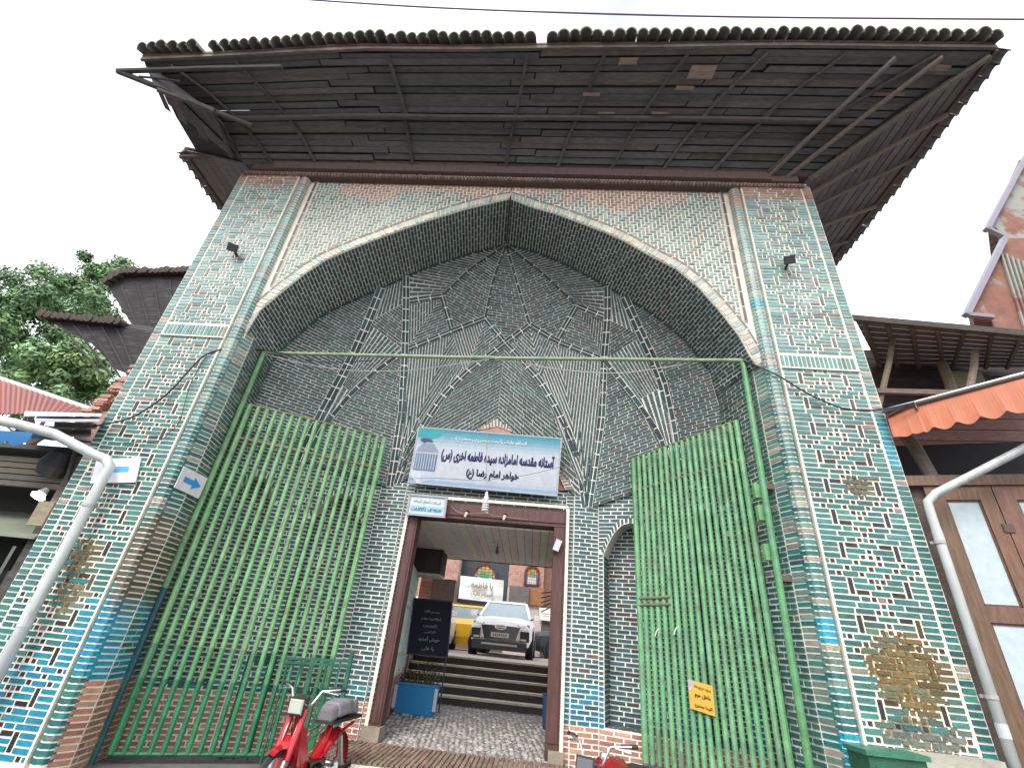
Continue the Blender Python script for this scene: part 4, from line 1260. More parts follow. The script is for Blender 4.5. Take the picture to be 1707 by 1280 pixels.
# ---- things in the passage ----------------------------------------------------
gd = tag(empty('glazed_screen', (-1.6, 4.0, .4)), 'pale green metal and glass screen along the left wall of the passage', 'glass screen')
A0, A1 = V((-1.40, 2.8, 0)), V((-1.80, 5.35, 0))
e_ = (A1 - A0).normalized()
mb = MB(); q = [A0 + V((0, 0, 1.02)), A1 + V((0, 0, 1.02)), A1 + V((0, 0, 2.75)), A0 + V((0, 0, 2.75))]; mb.hexa(q, [p + V((-.02, 0, 0)) for p in q]); spart(mb, 'pane', 'glass', gd)
for k in range(9):
    mb = MB(); p = lerp(A0, A1, k / 8) + V((.02, 0, 0)); mb.bar(p + V((0, 0, .95)), p + V((0, 0, 2.8)), .05, .05, (.50, .60, .56)); spart(mb, 'mullion', 'tintmat', gd)
for z in (.97, 1.3, 2.1, 2.4, 2.78):
    mb = MB(); mb.bar(A0 + V((.02, 0, z)), A1 + V((.02, 0, z)), .05, .05, (.50, .6, .56)); spart(mb, 'rail', 'tintmat', gd)
mb = MB(); q = [A0 + V((0, 0, 1.04)), A1 + V((0, 0, 1.04)), A1 + V((0, 0, 1.28)), A0 + V((0, 0, 1.28))]; mb.hexa(q, [p + V((.012, 0, 0)) for p in q], (.16, .34, .24)); spart(mb, 'kick_panel', 'tintmat', gd)
lw = tag(empty('low_brick_wall', (-1.6, 4.0, .3)), 'low pink brick wall under the glass screen in the passage', 'wall')
mb = MB(); mb.hexa([A0 + V((-.15, 0, 0)), A0 + V((0.0, 0, 0)), A1, A1 + V((-.15, 0, 0))], [A0 + V((-.15, 0, .93)), A0 + V((0, 0, .93)), A1 + V((0, 0, .93)), A1 + V((-.15, 0, .93))], (.55, .42, .36)); spart(mb, 'core', 'matte', lw)
for r in range(13):
    s = -.1 * (r % 2)
    while s < (A1 - A0).length:
        s0, s1 = max(0, s) + .006, min((A1 - A0).length, s + .22) - .006
        if s1 - s0 > .04:
            p, q = A0 + e_ * s0 + V((.003, 0, 0)), A0 + e_ * s1 + V((.003, 0, 0)); z0 = .05 + r * .068; z1 = z0 + .054
            n = V((.014, 0, 0))
            mb = MB(); mb.hexa([p + V((0, 0, z0)), q + V((0, 0, z0)), q + V((0, 0, z1)), p + V((0, 0, z1))], [p + n + V((0, 0, z0)), q + n + V((0, 0, z0)), q + n + V((0, 0, z1)), p + n + V((0, 0, z1))], vary((.45, .24, .19), .2)); spart(mb, 'brick', 'brickred', lw)
        s += .22
cbx = tag(empty('wall_cabinet', at(715, 940, 5.1)), 'dark wall cabinet hung high at the left end of the passage', 'cabinet')
mb = MB(); a, b = at(692, 922, 4.6), at(741, 962, 5.2); mb.box(-1.75, b.x, 4.6, 5.2, b.z, 3.33, (.045, .04, .032)); spart(mb, 'case', 'matte', cbx)
mb = MB(); mb.box(-1.5, b.x - .06, 4.58, 4.6, b.z + .08, 3.25, (.055, .05, .04)); spart(mb, 'door', 'matte', cbx)
mb = MB(); mb.box(-1.75, b.x, 4.62, 5.18, b.z - .05, b.z - .005, (.5, .48, .44)); spart(mb, 'shelf', 'matte', cbx)
ib = tag(empty('meter_box', at(735, 985, 6.6)), 'brown iron meter box with a dark slot beyond the passage', 'meter box')
a, b = at(722, 963, 6.6), at(755, 1003, 6.6)
mb = MB(); mb.box(a.x, b.x, 6.6, 6.85, b.z, a.z, (.19, .15, .14)); spart(mb, 'case', 'matte', ib)
mb = MB(); mb.box(a.x + .03, b.x - .02, 6.585, 6.6, b.z + .03, a.z - .04, (.23, .19, .18)); spart(mb, 'door', 'matte', ib)
mb = MB(); mb.box(a.x - .05, b.x - .1, 6.62, 6.8, 1.2, b.z - .005, (.42, .24, .18)); spart(mb, 'post', 'brickred', ib)
bp = tag(empty('brick_post', at(715, 985, 6.9)), 'pink brick post left of the meter box', 'post')
a, b = at(703, 960, 7.0), at(720, 1003, 7.0)
mb = MB(); mb.box(a.x, b.x, 7.0, 7.3, 1.2, 3.6, (.42, .24, .19))
z = 1.25
while z < 3.55:
    mb.box(a.x + .005, b.x - .005, 6.985, 7.0, z, z + .055, vary((.46, .26, .2), .2)); z += .07
spart(mb, 'shaft', 'brickred', bp)

bb = tag(empty('blackboard', at(712, 1150, 4.75)), 'dark blue-black board with chalk writing on thin legs behind the blue planter', 'blackboard')
P_ = Panel(at(691, 997, 4.78), at(754, 1003, 4.78), at(679, 1089, 4.70))
mb = MB(); P_.rect(mb, 0, 1, 0, 1, 0, .02, (.010, .010, .022)); spart(mb, 'panel', 'matte', bb)
mb = MB()
for u0, u1, v0, v1 in ((-.01, 1.01, .985, 1.01), (-.01, 1.01, -.01, .015), (-.015, .012, 0, 1), (.988, 1.015, 0, 1)): P_.rect(mb, u0, u1, v0, v1, .0, .035, (.02, .02, .04))
spart(mb, 'frame', 'tintmat', bb)
for u in (.03, .97):
    mb = MB(); p = P_.p(u, 0, .0); mb.bar(p, V((p.x, p.y, .35)), .025, .025, (.02, .025, .06)); spart(mb, 'leg', 'tintmat', bb)
for t, v, wv, hv in (('بسم الله', .77, .4, .07), ('اطلاعیه مهم', .64, .5, .07), ('زائرین', .52, .36, .06), ('گرامی', .41, .3, .05), ('خوش آمدید', .28, .55, .09), ('یا علی', .12, .3, .08)):
    P_.text(t, .5, v, wv, hv, (.24, .24, .28), bb, lift=.024, bold=.0)
pl_ = tag(empty('planter', at(694, 1182, 4.3)), 'blue painted metal planter with flaking corners at the foot of the steps', 'planter')
a, b = at(663, 1140, 4.3), at(725, 1178, 4.3)
x0, x1, z0, z1 = a.x, b.x, .36, at(694, 1138, 4.3).z
mb = MB(); mb.hexa([V((x0 + .03, 4.25, z0)), V((x1 - .03, 4.25, z0)), V((x1 - .03, 4.6, z0)), V((x0 + .03, 4.6, z0))], [V((x0, 4.22, z1)), V((x1, 4.22, z1)), V((x1, 4.63, z1)), V((x0, 4.63, z1))], (.01, .15, .34))
for sx in (x0, x1): mb.box(sx - .03, sx + .03, 4.205, 4.235, z0 + .08, z1 - .05, (.35, .38, .42))
mb.box(x0 - .015, x1 + .015, 4.205, 4.23, z1 - .03, z1, (.012, .17, .37)); spart(mb, 'trough', 'tintmat', pl_)
mb = MB(); mb.box(x0 + .02, x1 - .02, 4.24, 4.6, z1 - .02, z1 + .004, (.03, .022, .018)); spart(mb, 'soil', 'matte', pl_)
mb = MB()
for k in range(420):
    p = V((R_.uniform(x0, x1), R_.uniform(4.22, 4.6), z1 + abs(R_.gauss(0, .11))))
    d = V((R_.uniform(-1, 1), R_.uniform(-1, 1), R_.uniform(-.3, .8))).normalized() * .045; e = d.orthogonal().normalized() * .02
    mb.poly([p, p + d * .5 + e, p + d, p + d * .5 - e], vary((.03, .05, .015) if R_.random() < .85 else (.16, .03, .03), .4))
tag(spart(mb, 'plants', 'leaf', pl_), kind='stuff')
bi = tag(empty('bin', at(908, 1190, 4.4)), 'narrow blue bin against the right wall of the passage', 'bin')
p = at(905, 1168, 4.4)
mb = MB(); mb.lathe([(.13, 0), (.15, .5), (.16, .52), (.13, .52), (.12, .45)], V((p.x + .14, 4.4, .37)), n=14, c=(.02, .06, .13)); spart(mb, 'body', 'tintmat', bi)
pb = tag(empty('pendant_bulb', at(829, 915, 3.6)), 'bare bulb hanging under the boarded passage ceiling', 'bulb')
p = at(829, 916, 3.6)
mb = MB(); mb.tube([p + V((0, 0, .06)), V((p.x, p.y, 3.39))], .006, 6, (.03, .03, .03)); spart(mb, 'cord', 'tintmat', pb)
mb = MB(); mb.lathe([(.0, -.09), (.03, -.07), (.036, -.04), (.02, .01), (.018, .06)], p, n=12, c=(.10, .085, .075)); spart(mb, 'glass_bulb', 'gloss', pb)
hk = tag(empty('coat_hooks', at(915, 1000, 4.6)), 'dark bracket with bent bars on the right wall of the passage', 'bracket')
mb = MB()
for k in range(5):
    a = at(912, 985 + k * 6, 4.6); mb.bar(a + V((.12, 0, 0)), a + V((-.12, 0, -.05 - .02 * k)), .02, .02, (.02, .018, .018))
mb.box(at(915, 985, 4.6).x + .05, at(915, 985, 4.6).x + .16, 4.5, 4.7, at(915, 1015, 4.6).z, at(915, 925, 4.6).z, (.035, .03, .028)); spart(mb, 'bars', 'tintmat', hk)

# ================================================================== SIGNS ON THE GATEWAY
sg = tag(empty('main_signboard', at(815, 770, 2.0)), 'wide pale blue and white sign with blue Persian lettering over the doorway', 'sign')
P_ = Panel(at(699, 713, 1.86), at(935, 732, 1.86), at(682, 803, 2.02))
mb = MB()
P_.rect(mb, 0, 1, 0, 1, -.03, .0, (.45, .47, .5))
NB = 16
for k in range(NB):
    v0, v1 = k / NB, (k + 1) / NB; v = (v0 + v1) / 2
    c = mixc((.46, .47, .52), (.50, .53, .58), v)
    c = mixc(c, (.035, .25, .34), sst(.60, 1.0, v)); c = mixc(c, (.12, .28, .48), .7 * sst(.14, .0, v) if v < .14 else 0)
    P_.rect(mb, .002, .998, v0, v1, 0, .006, c)
spart(mb, 'panel', 'tintmat', sg)
mb = MB()
for u0, u1, v0, v1 in ((-.008, 1.008, -.02, 0), (-.008, 1.008, 1, 1.02), (-.008, 0, 0, 1), (1, 1.008, 0, 1)): P_.rect(mb, u0, u1, v0, v1, -.04, .012, (.42, .44, .46))
spart(mb, 'frame', 'tintmat', sg)
pr = MB(); d = .009
P_.flat(pr, [(.0, .84), (.10, .80), (.17, .88), (.15, .995), (.0, .995)], d, (.03, .30, .33))
P_.flat(pr, [(.012, .22), (.165, .22), (.165, .56), (.155, .62), (.02, .62), (.012, .56)], d, (.12, .16, .26))
P_.flat(pr, [(.008, .55), (.17, .55), (.16, .62), (.125, .72), (.05, .72), (.018, .62)], d + .001, (.24, .27, .36))
for k in range(8): P_.flat(pr, [(.02 + k * .018, .24), (.027 + k * .018, .24), (.027 + k * .018, .53), (.02 + k * .018, .53)], d + .001, (.35, .4, .48))
P_.flat(pr, [(.012, .53), (.165, .53), (.165, .555), (.012, .555)], d + .002, (.42, .46, .54))
P_.flat(pr, [(-.01, .14), (.06, -.02), (.075, .10), (.07, .17), (.0, .23)], d + .002, (.50, .55, .60)); P_.flat(pr, [(.06, -.02), (.165, .08), (.17, .17), (.075, .10)], d + .002, (.40, .47, .55))
for k in range(9): P_.flat(pr, [(.02 + R_.uniform(0, .12), .72 + R_.uniform(0, .1)) for _ in range(3)], d + .003 + k * .0003, (.05, .07, .11))
spart(pr, 'printed_picture', 'tintmat', sg)
P_.text('السلام علیک یا بنت موسی بن جعفر (ع)', .52, .845, .50, .095, (.62, .66, .66), sg, bold=.02)
P_.text('آستانه مقدسه امامزاده سیده فاطمه اخری (س)', .58, .54, .78, .27, (.014, .014, .10), sg, bold=.032)
P_.text('خواهر امام رضا (ع)', .56, .235, .36, .19, (.014, .014, .06), sg, bold=.032)
ss = tag(empty('small_framed_sign', at(711, 843, 2.05)), 'small silver framed sign with blue lettering at the left end of the lintel', 'sign')
P_ = Panel(at(684, 825, 2.02), at(745, 830, 2.02), at(679, 855, 2.06))
mb = MB(); P_.rect(mb, 0, 1, 0, 1, 0, .02, (.55, .60, .64)); P_.rect(mb, .06, .94, .12, .45, .02, .022, (.33, .50, .6)); spart(mb, 'panel', 'tintmat', ss)
mb = MB()
for u0, u1, v0, v1 in ((-.03, 1.03, -.1, .03), (-.03, 1.03, .97, 1.08), (-.03, .03, 0, 1), (.97, 1.03, 0, 1)): P_.rect(mb, u0, u1, v0, v1, -.01, .04, (.36, .37, .4))
spart(mb, 'frame', 'tintmat', ss)
P_.text('هیئت امنای آستانه', .5, .7, .75, .25, (.25, .32, .4), ss, lift=.026, bold=0); P_.text('ورودی زائرین', .5, .3, .8, .26, (.06, .22, .36), ss, lift=.026, bold=.02)

ar = tag(empty('arrow_sign', at(316, 805, .3)), 'square white sign with a blue arrow pointing into the archway, on the left jamb', 'sign', )
P_ = Panel(at(305, 777, .02), at(344, 797, .40), at(288, 812, .02))
mb = MB(); P_.rect(mb, 0, 1, 0, 1, .015, .03, (.55, .52, .52)); spart(mb, 'panel', 'tintmat', ar)
mb = MB(); P_.flat(mb, [(.18, .38), (.55, .38), (.55, .22), (.88, .5), (.55, .78), (.55, .62), (.18, .62)], .033, (.02, .22, .52)); spart(mb, 'arrow', 'tintmat', ar)
aw = tag(empty('half_hidden_sign', at(200, 782, -.03)), 'white sign with a blue bar half hidden behind the left downpipe', 'sign')
P_ = Panel(at(163, 766, -.03), at(236, 764, -.03), at(152, 806, -.03))
mb = MB(); P_.rect(mb, 0, 1, 0, 1, 0, .02, (.80, .80, .85)); spart(mb, 'panel', 'tintmat', aw)
mb = MB(); P_.flat(mb, [(.30, .42), (.80, .42), (.80, .66), (.30, .66)], .023, (.10, .33, .62)); spart(mb, 'arrow', 'tintmat', aw)

# ---- lamps, bulbs, cables --------------------------------------------------------
def flood(u, v, label, aim):
    p = at(u, v, -.16)
    f = tag(empty('floodlight', p), label, 'floodlight')
    d = V(aim).normalized(); s = d.cross(V((0, 0, 1))).normalized(); t = s.cross(d)
    q = lambda a, b, c: p + s * a + t * b + d * c
    mb = MB(); mb.hexa([q(-.06, -.045, -.09), q(.06, -.045, -.09), q(.06, .045, -.09), q(-.06, .045, -.09)], [q(-.08, -.07, .08), q(.08, -.07, .08), q(.08, .07, .08), q(-.08, .07, .08)], (.018, .017, .017)); spart(mb, 'housing', 'tintmat', f)
    mb = MB(); mb.hexa([q(-.07, -.06, .081), q(.07, -.06, .081), q(.07, .06, .081), q(-.07, .06, .081)], [q(-.07, -.06, .085), q(.07, -.06, .085), q(.07, .06, .085), q(-.07, .06, .085)], (.07, .07, .08)); spart(mb, 'lens', 'gloss', f)
    mb = MB(); mb.bar(p, V((p.x, -.0, p.z - .06)), .03, .03, (.02, .02, .02)); spart(mb, 'bracket', 'tintmat', f)
flood(389, 413, 'small black floodlight high on the left pier', (.6, -1, -.9)); flood(1315, 434, 'small black floodlight high on the right pier', (-.35, -1, -.8))
cf = tag(empty('spiral_bulb', at(809, 832, 1.7)), 'white spiral energy saving bulb hanging in front of the main sign', 'bulb')
p = at(809, 843, 1.7)
mb = MB(); mb.tube([p + V((.05 * math.cos(a) * (1 - .3 * abs(k / 40 - .5)), .05 * math.sin(a) * (1 - .3 * abs(k / 40 - .5)), -.10 + .15 * k / 40)) for k, a in [(k, k * .62) for k in range(41)]], .014, 6, (.72, .70, .66)); spart(mb, 'spiral_tube', 'gloss', cf)
mb = MB(); mb.lathe([(.035, .05), (.042, .08), (.04, .15), (.024, .17), (.022, .23), (.0, .24)], p, n=14, c=(.68, .67, .64)); spart(mb, 'base', 'tintmat', cf)
mb = MB(); mb.tube([p + V((0, 0, .23)), at(811, 760, 1.72), at(812, 700, 1.74)], .006, 6, (.3, .3, .3)); spart(mb, 'flex', 'tintmat', cf)
for u, v, lb in ((777, 857, 'small bare lamp socket on the door lintel, left of the spiral bulb'), (841, 862, 'small bare lamp socket on the door lintel, right of the spiral bulb')):
    p = at(u, v, 2.05); s_ = tag(empty('lamp_socket', p), lb, 'lamp socket')
    mb = MB(); mb.lathe([(.028, .03), (.03, -.0), (.02, -.04), (.018, -.07), (0, -.075)], p, V((.2, .55, 1)), 12, (.5, .42, .38)); spart(mb, 'holder', 'tintmat', s_)
    mb = MB(); mb.lathe([(.03, 0), (.034, .03)], V((p.x + .01, 2.1, p.z + .05)), V((0, 1, 0)), 12, (.3, .25, .22)); spart(mb, 'rose', 'tintmat', s_)
wl = tag(empty('wall_speaker', at(929, 909, 2.1)), 'small pale grey box lamp at the top of the right door jamb', 'lamp')
p = at(929, 909, 2.08)
mb = MB(); mb.box(-.05, .05, -.04, .06, -.09, .09, (.5, .5, .5), M=Matrix.Translation(p) @ Matrix.Rotation(rad(20), 4, 'Y')); spart(mb, 'case', 'tintmat', wl)
def cable(name, label, pts, r=.010, c=(.02, .02, .022)):
    P = [at(*q) for q in pts]
    # smooth by Catmull-Rom
    out = []
    for i in range(len(P) - 1):
        p0, p1, p2, p3 = P[max(0, i - 1)], P[i], P[i + 1], P[min(len(P) - 1, i + 2)]
        for k in range(6):
            t = k / 6
            out.append(.5 * ((2 * p1) + (p2 - p0) * t + (2 * p0 - 5 * p1 + 4 * p2 - p3) * t * t + (3 * p1 - p0 - 3 * p2 + p3) * t ** 3))
    out.append(P[-1])
    mb = MB(); mb.tube(out, r, 6, c)
    return tag(mb.build(name, M['tintmat'], None, True), label, 'cable')
cable('cable', 'thick black cable sagging over the left pier up to the gate post', [(120, 716, -.3), (170, 708, -.1), (225, 693, -.06), (280, 655, -.06), (320, 612, -.06), (345, 590, -.04), (385, 581, .1), (440, 584, .62)], .013)
cable('cable', 'thick black cable from the right gate post across the right pier to the orange awning', [(1238, 601, .27), (1290, 622, -.04), (1345, 655, -.08), (1400, 679, -.08), (1440, 684, -.1), (1480, 681, -.2), (1524, 671, -.35)], .013)
cable('cable', 'thin pale cord sagging below the right half of the green crossbar', [(815, 597, .48), (870, 605, .5), (940, 617, .46), (1030, 622, .42), (1110, 612, .38), (1180, 600, .36), (1238, 598, .28)], .008, (.40, .38, .34))
cable('cable', 'thin pale cord sagging below the left half of the green crossbar', [(440, 590, .62), (500, 605, .66), (580, 617, .66), (680, 618, .66), (760, 607, .5), (815, 599, .46)], .008, (.35, .34, .31))
cable('cable', 'black wire twisted along the left end of the green crossbar', [(440, 584, .6), (480, 590, .62), (520, 601, .62), (560, 604, .62), (620, 601, .64)], .007)
cable('cable', 'thin wire hanging down the decorated face of the left pier', [(345, 592, -.04), (318, 640, -.04), (300, 700, -.04), (283, 720, -.04), (262, 735, -.04), (200, 738, -.04)], .006)
cable('cable', 'dark overhead wire crossing the white sky above the roof', [(470, -3, -3.2), (700, 12, -3.2), (950, 22, -3.2), (1250, 29, -3.2), (1720, 33, -3.2)], .010, (.10, .05, .16))
cable('cable', 'thin wire drooping across the lower part of the main sign', [(660, 798, 1.8), (730, 797, 1.78), (800, 800, 1.76), (870, 793, 1.78), (935, 778, 1.8)], .004, (.12, .12, .13))
cable('cable', 'thin wire looped between the two sockets on the door lintel', [(752, 843, 2.1), (762, 852, 2.09), (777, 856, 2.08), (809, 855, 2.08), (825, 860, 2.08), (841, 861, 2.08), (880, 866, 2.1)], .004, (.3, .26, .24))

# ================================================================== GREEN GATES
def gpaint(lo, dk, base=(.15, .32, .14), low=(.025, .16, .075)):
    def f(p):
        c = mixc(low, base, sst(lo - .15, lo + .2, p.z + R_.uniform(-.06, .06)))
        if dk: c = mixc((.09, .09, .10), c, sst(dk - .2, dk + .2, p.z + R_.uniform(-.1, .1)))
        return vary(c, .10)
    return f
gf = tag(empty('gate_portal', (0, .7, 0)), 'green steel gate posts joined by a long crossbar under the arch', 'gate posts')
PT_L, PT_R = at(440, 588, .66), at(1238, 601, .30)
zs_ = lambda a, b, n=9: [lerp(V(a), V(b), k / n) for k in range(n + 1)]
fp = gpaint(1.0, 0)
mb = MB(); mb.tube(zs_((PT_L.x, .66, PT_L.z), (-4.10, .66, .0)), .042, 10, cf=gpaint(2.1, 0, low=(.01, .07, .085))); spart(mb, 'post', 'gatepaint', gf)
mb = MB(); mb.tube(zs_(PT_R, (3.85, .30, .0)), .042, 10, cf=gpaint(-1, 0, (.10, .26, .125))); spart(mb, 'post', 'gatepaint', gf)
mid_ = at(815, 597, .50)
mb = MB(); mb.tube(zs_(PT_L, mid_), .030, 10, (.22, .28, .16)); spart(mb, 'crossbar', 'gatepaint', gf)
mb = MB(); mb.tube(zs_(mid_, PT_R), .030, 10, (.24, .30, .18)); spart(mb, 'crossbar', 'gatepaint', gf)
mb = MB(); mb.tube([lerp(PT_L, mid_, .93), lerp(mid_, PT_R, .02)], .040, 10, (.16, .26, .13)); spart(mb, 'sleeve', 'gatepaint', gf)
for z, x in ((3.6, -4.13), (2.3, -4.13), (3.75, 3.88), (2.6, 3.87)):
    mb = MB(); s = 1 if x > 0 else -1
    yy = .6 if s < 0 else .27; mb.box(min(x, x + s * .2), max(x, x + s * .2), yy, yy + .1, z, z + .07, (.10, .08, .06)); spart(mb, 'hinge_bracket', 'rubber', gf)

def leaf(label, h, e, z0, z1, zr, n, cfn, wicket=None, r=.034, drop=0):
    g = tag(empty('gate_leaf', h), label, 'gate')
    h = V(h); e = V(e)
    P = lambda t, z: V((lerp(h.x, e.x, t), lerp(h.y, e.y, t), z - drop * max(0, t) * max(0, z - 1.5) / 3.4))
    for k in range(n):
        t = k / (n - 1)
        mb = MB(); rr = r * (1.25 if k in (0, n - 1) else 1)
        mb.tube(zs_(P(t, z0), P(t, z1), 12), rr, 8, cf=cfn)
        spart(mb, 'bar', 'gatepaint', g)
    for z in (z0, z1, zr):
        mb = MB(); mb.tube([P(-.01, z), P(1.01, z)], .026, 8, (.13, .13, .07) if z != z0 else (.015, .12, .055)); spart(mb, 'rail', 'gatepaint', g)
    if wicket:
        ta, zw = wicket
        for z in (zw, zw - .10):
            mb = MB(); mb.tube([P(ta, z) + V((0, -.03, 0)), P(1.0, z) + V((0, -.03, 0))], .024, 8, (.15, .15, .09)); spart(mb, 'wicket_rail', 'gatepaint', g)
        mb = MB(); mb.tube(zs_(P(ta, zw) + V((0, -.02, 0)), P(ta, z0) + V((0, -.02, 0)), 8), .024, 8, cf=cfn); spart(mb, 'wicket_stile', 'gatepaint', g)
    return P, g
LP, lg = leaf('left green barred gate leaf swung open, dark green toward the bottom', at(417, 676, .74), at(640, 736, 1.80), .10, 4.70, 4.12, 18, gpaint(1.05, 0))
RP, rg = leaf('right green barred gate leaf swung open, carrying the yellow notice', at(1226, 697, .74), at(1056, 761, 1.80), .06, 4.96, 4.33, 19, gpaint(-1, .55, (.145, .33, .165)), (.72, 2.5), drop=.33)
for z in (3.65, 3.35, 2.85):
    mb = MB(); mb.box(3.80, 3.90, .36, .44, z, z + .2, (.16, .36, .15)); spart(mb, 'lock_plate', 'gatepaint', rg)
yn = tag(empty('yellow_notice', (3.2, 1.2, 1)), 'worn yellow notice with three lines of Persian wired to the right gate', 'notice')
def onleaf(u, v):        # meet the plane of the right leaf
    a, b = RP(0, 0), RP(1, 0); n = (b - a).cross(V((0, 0, 1))).normalized()
    if n.dot(CAM - a) < 0: n = -n
    d = RT * ((u - 853.5) / F_PX) + UP * ((640 - v) / F_PX) + FW
    return CAM + d * ((a + n * .05 - CAM).dot(n) / d.dot(n))
P_ = Panel(onleaf(1147, 1131), onleaf(1188, 1143), onleaf(1151, 1180))
mb = MB()
P_.rect(mb, 0, 1, 0, 1, 0, .008, (.58, .34, .045)); P_.flat(mb, [(0, .8), (0, 1), (.28, 1), (.2, .72)], .0095, (.42, .36, .34)); P_.flat(mb, [(0, .62), (.16, .66), (.12, .8), (0, .8)], .0095, (.5, .42, .36)); spart(mb, 'panel', 'tintmat', yn)
P_.text('ورود دوچرخه', .58, .80, .66, .13, (.05, .035, .02), yn, bold=.0); P_.text('داخل حرم', .56, .52, .64, .2, (.03, .02, .015), yn, bold=.03); P_.text('اکیدا ممنوع', .56, .17, .7, .16, (.05, .03, .02), yn, bold=.015)
for (t, z) in ((.86, 1.95), (.70, 1.98)):
    mb = MB(); p = RP(t, z) + V((-.03, -.04, 0)); mb.tube([p, p + V((.02, -.01, .06)), p + V((.05, -.01, .1))], .009, 6, (.65, .65, .6)); spart(mb, 'cloth_tie', 'matte', rg)
# low green barrier behind the moped
br = tag(empty('low_barrier', (-2.3, 1.55, .27)), 'low dark green metal barrier behind the red moped', 'barrier')
GB = (.006, .10, .06)
a, b = at(418, 1094, 1.5), at(590, 1102, 1.5)
for p, q in ((a, b), (V((a.x, a.y, a.z - .05)), V((b.x, b.y, b.z - .05)))):
    mb = MB(); mb.bar(p, q, .03, .03, vary(GB, .1)); spart(mb, 'rail', 'gatepaint', br)
mb = MB(); mb.bar(at(588, 1084, 1.5), V((at(588, 1084, 1.5).x, 1.5, .02)), .05, .05, GB); spart(mb, 'post', 'gatepaint', br)
mb = MB(); mb.bar(V((a.x, a.y, a.z + .02)), V((a.x, 1.5, .02)), .05, .05, GB); spart(mb, 'post', 'gatepaint', br)
for k in range(1, 8):
    mb = MB(); p = lerp(a, b, k / 8); mb.bar(p, V((p.x, p.y, .02)), .022, .022, vary(GB, .15)); spart(mb, 'bar', 'gatepaint', br)

# ================================================================== DOWNPIPES
def pipe(label, pts, r, brk):
    g = tag(empty('downpipe', pts[-1]), label, 'downpipe')
    mb = MB(); mb.tube(pts, r, 14); spart(mb, 'tube', 'pipe', g).data.polygons.foreach_set('use_smooth', [True] * 0 or [True] * len(mb.f))
    for a, b, t in ((pts[-2], pts[-1], .08), (pts[-2], pts[-1], .62)):
        c_ = lerp(V(a), V(b), t); m3 = MB(); m3.tube([c_ + V((0, 0, .06)), c_ - V((0, 0, .06))], r * 1.07, 14); spart(m3, 'coupling', 'pipe', g)
    for p in brk:
        m2 = MB(); m2.lathe([(r * 1.02, -.018), (r * 1.16, -.018), (r * 1.16, .018), (r * 1.02, .018)], p, n=14, c=(.35, .34, .34)); m2.box(p[0] - r * 1.5, p[0] + r * 1.5, p[1] + r * .9, p[1] + r * 1.2, p[2] - .015, p[2] + .015, (.3, .3, .3)); spart(m2, 'bracket', 'tintmat', g)
e0 = at(186, 778, -.18)
xl = e0.x - .02
pipe('fat grey-white downpipe bending down across the left pier', [at(-60, 690, -.75), at(25, 706, -.6), at(90, 723, -.42), at(155, 757, -.24), at(176, 765, -.2), V((xl, -.18, e0.z)), V((xl - .01, -.18, e0.z - .12)), V((xl - .03, -.18, 1.5)), V((xl - .04, -.18, 0))], .064, [V((xl - .02, -.18, 2.72))])
e1 = at(1545, 832, -.12)
pipe('slim white downpipe beside the brown timber shop doors on the right', [at(1760, 718, -.7), at(1707, 747, -.55), at(1620, 792, -.3), at(1560, 822, -.15), V((e1.x, -.12, e1.z - .03)), V((e1.x - .01, -.12, e1.z - .16)), V((e1.x - .05, -.12, 0))], .048, [V((e1.x - .02, -.12, 3.12)), V((e1.x - .035, -.12, 1.6))])

# ================================================================== RIGHT-HAND SHOP
ts = tag(empty('timber_shop', (6.6, .3, 0)), 'old timber shop with brown panelled doors and whitened panes right of the gateway', 'shop')
BRN = (.15, .075, .045)
def dq(u, v, d=0): # the door plane runs from the pier outward, turned a little to the street
    a, b = V((5.75, .12, 0)), V((7.75, -.45, 0)); n = (b - a).cross(V((0, 0, 1))).normalized()
    if n.dot(CAM - a) < 0: n = -n
    dd = RT * ((u - 853.5) / F_PX) + UP * ((640 - v) / F_PX) + FW
    return CAM + dd * ((a + n * d - CAM).dot(n) / dd.dot(n))
A_, B_ = V((5.75, .12, 0)), V((7.75, -.45, 0)); dn = (B_ - A_).cross(V((0, 0, 1))).normalized()
if dn.dot(CAM - A_) < 0: dn = -dn
du = (B_ - A_).normalized()
def dbox(mb, u0, u1, z0, z1, d0, d1, c): 
    q = [A_ + du * u + dn * d for u, d in ((u0, d0), (u1, d0), (u1, d1), (u0, d1))]
    mb.hexa([p + V((0, 0, z0)) for p in q], [p + V((0, 0, z1)) for p in q], c)
ud = lambda u, v: (dq(u, v) - A_).dot(du)
zd = lambda u, v: dq(u, v).z
ZD = zd(1570, 812)
u_p0, u_p1, u_e = ud(1575, 834), ud(1633, 835), ud(1660, 835)
zt_, zb_ = zd(1600, 834), zd(1668, 1011); z2t = zd(1690, 1040)
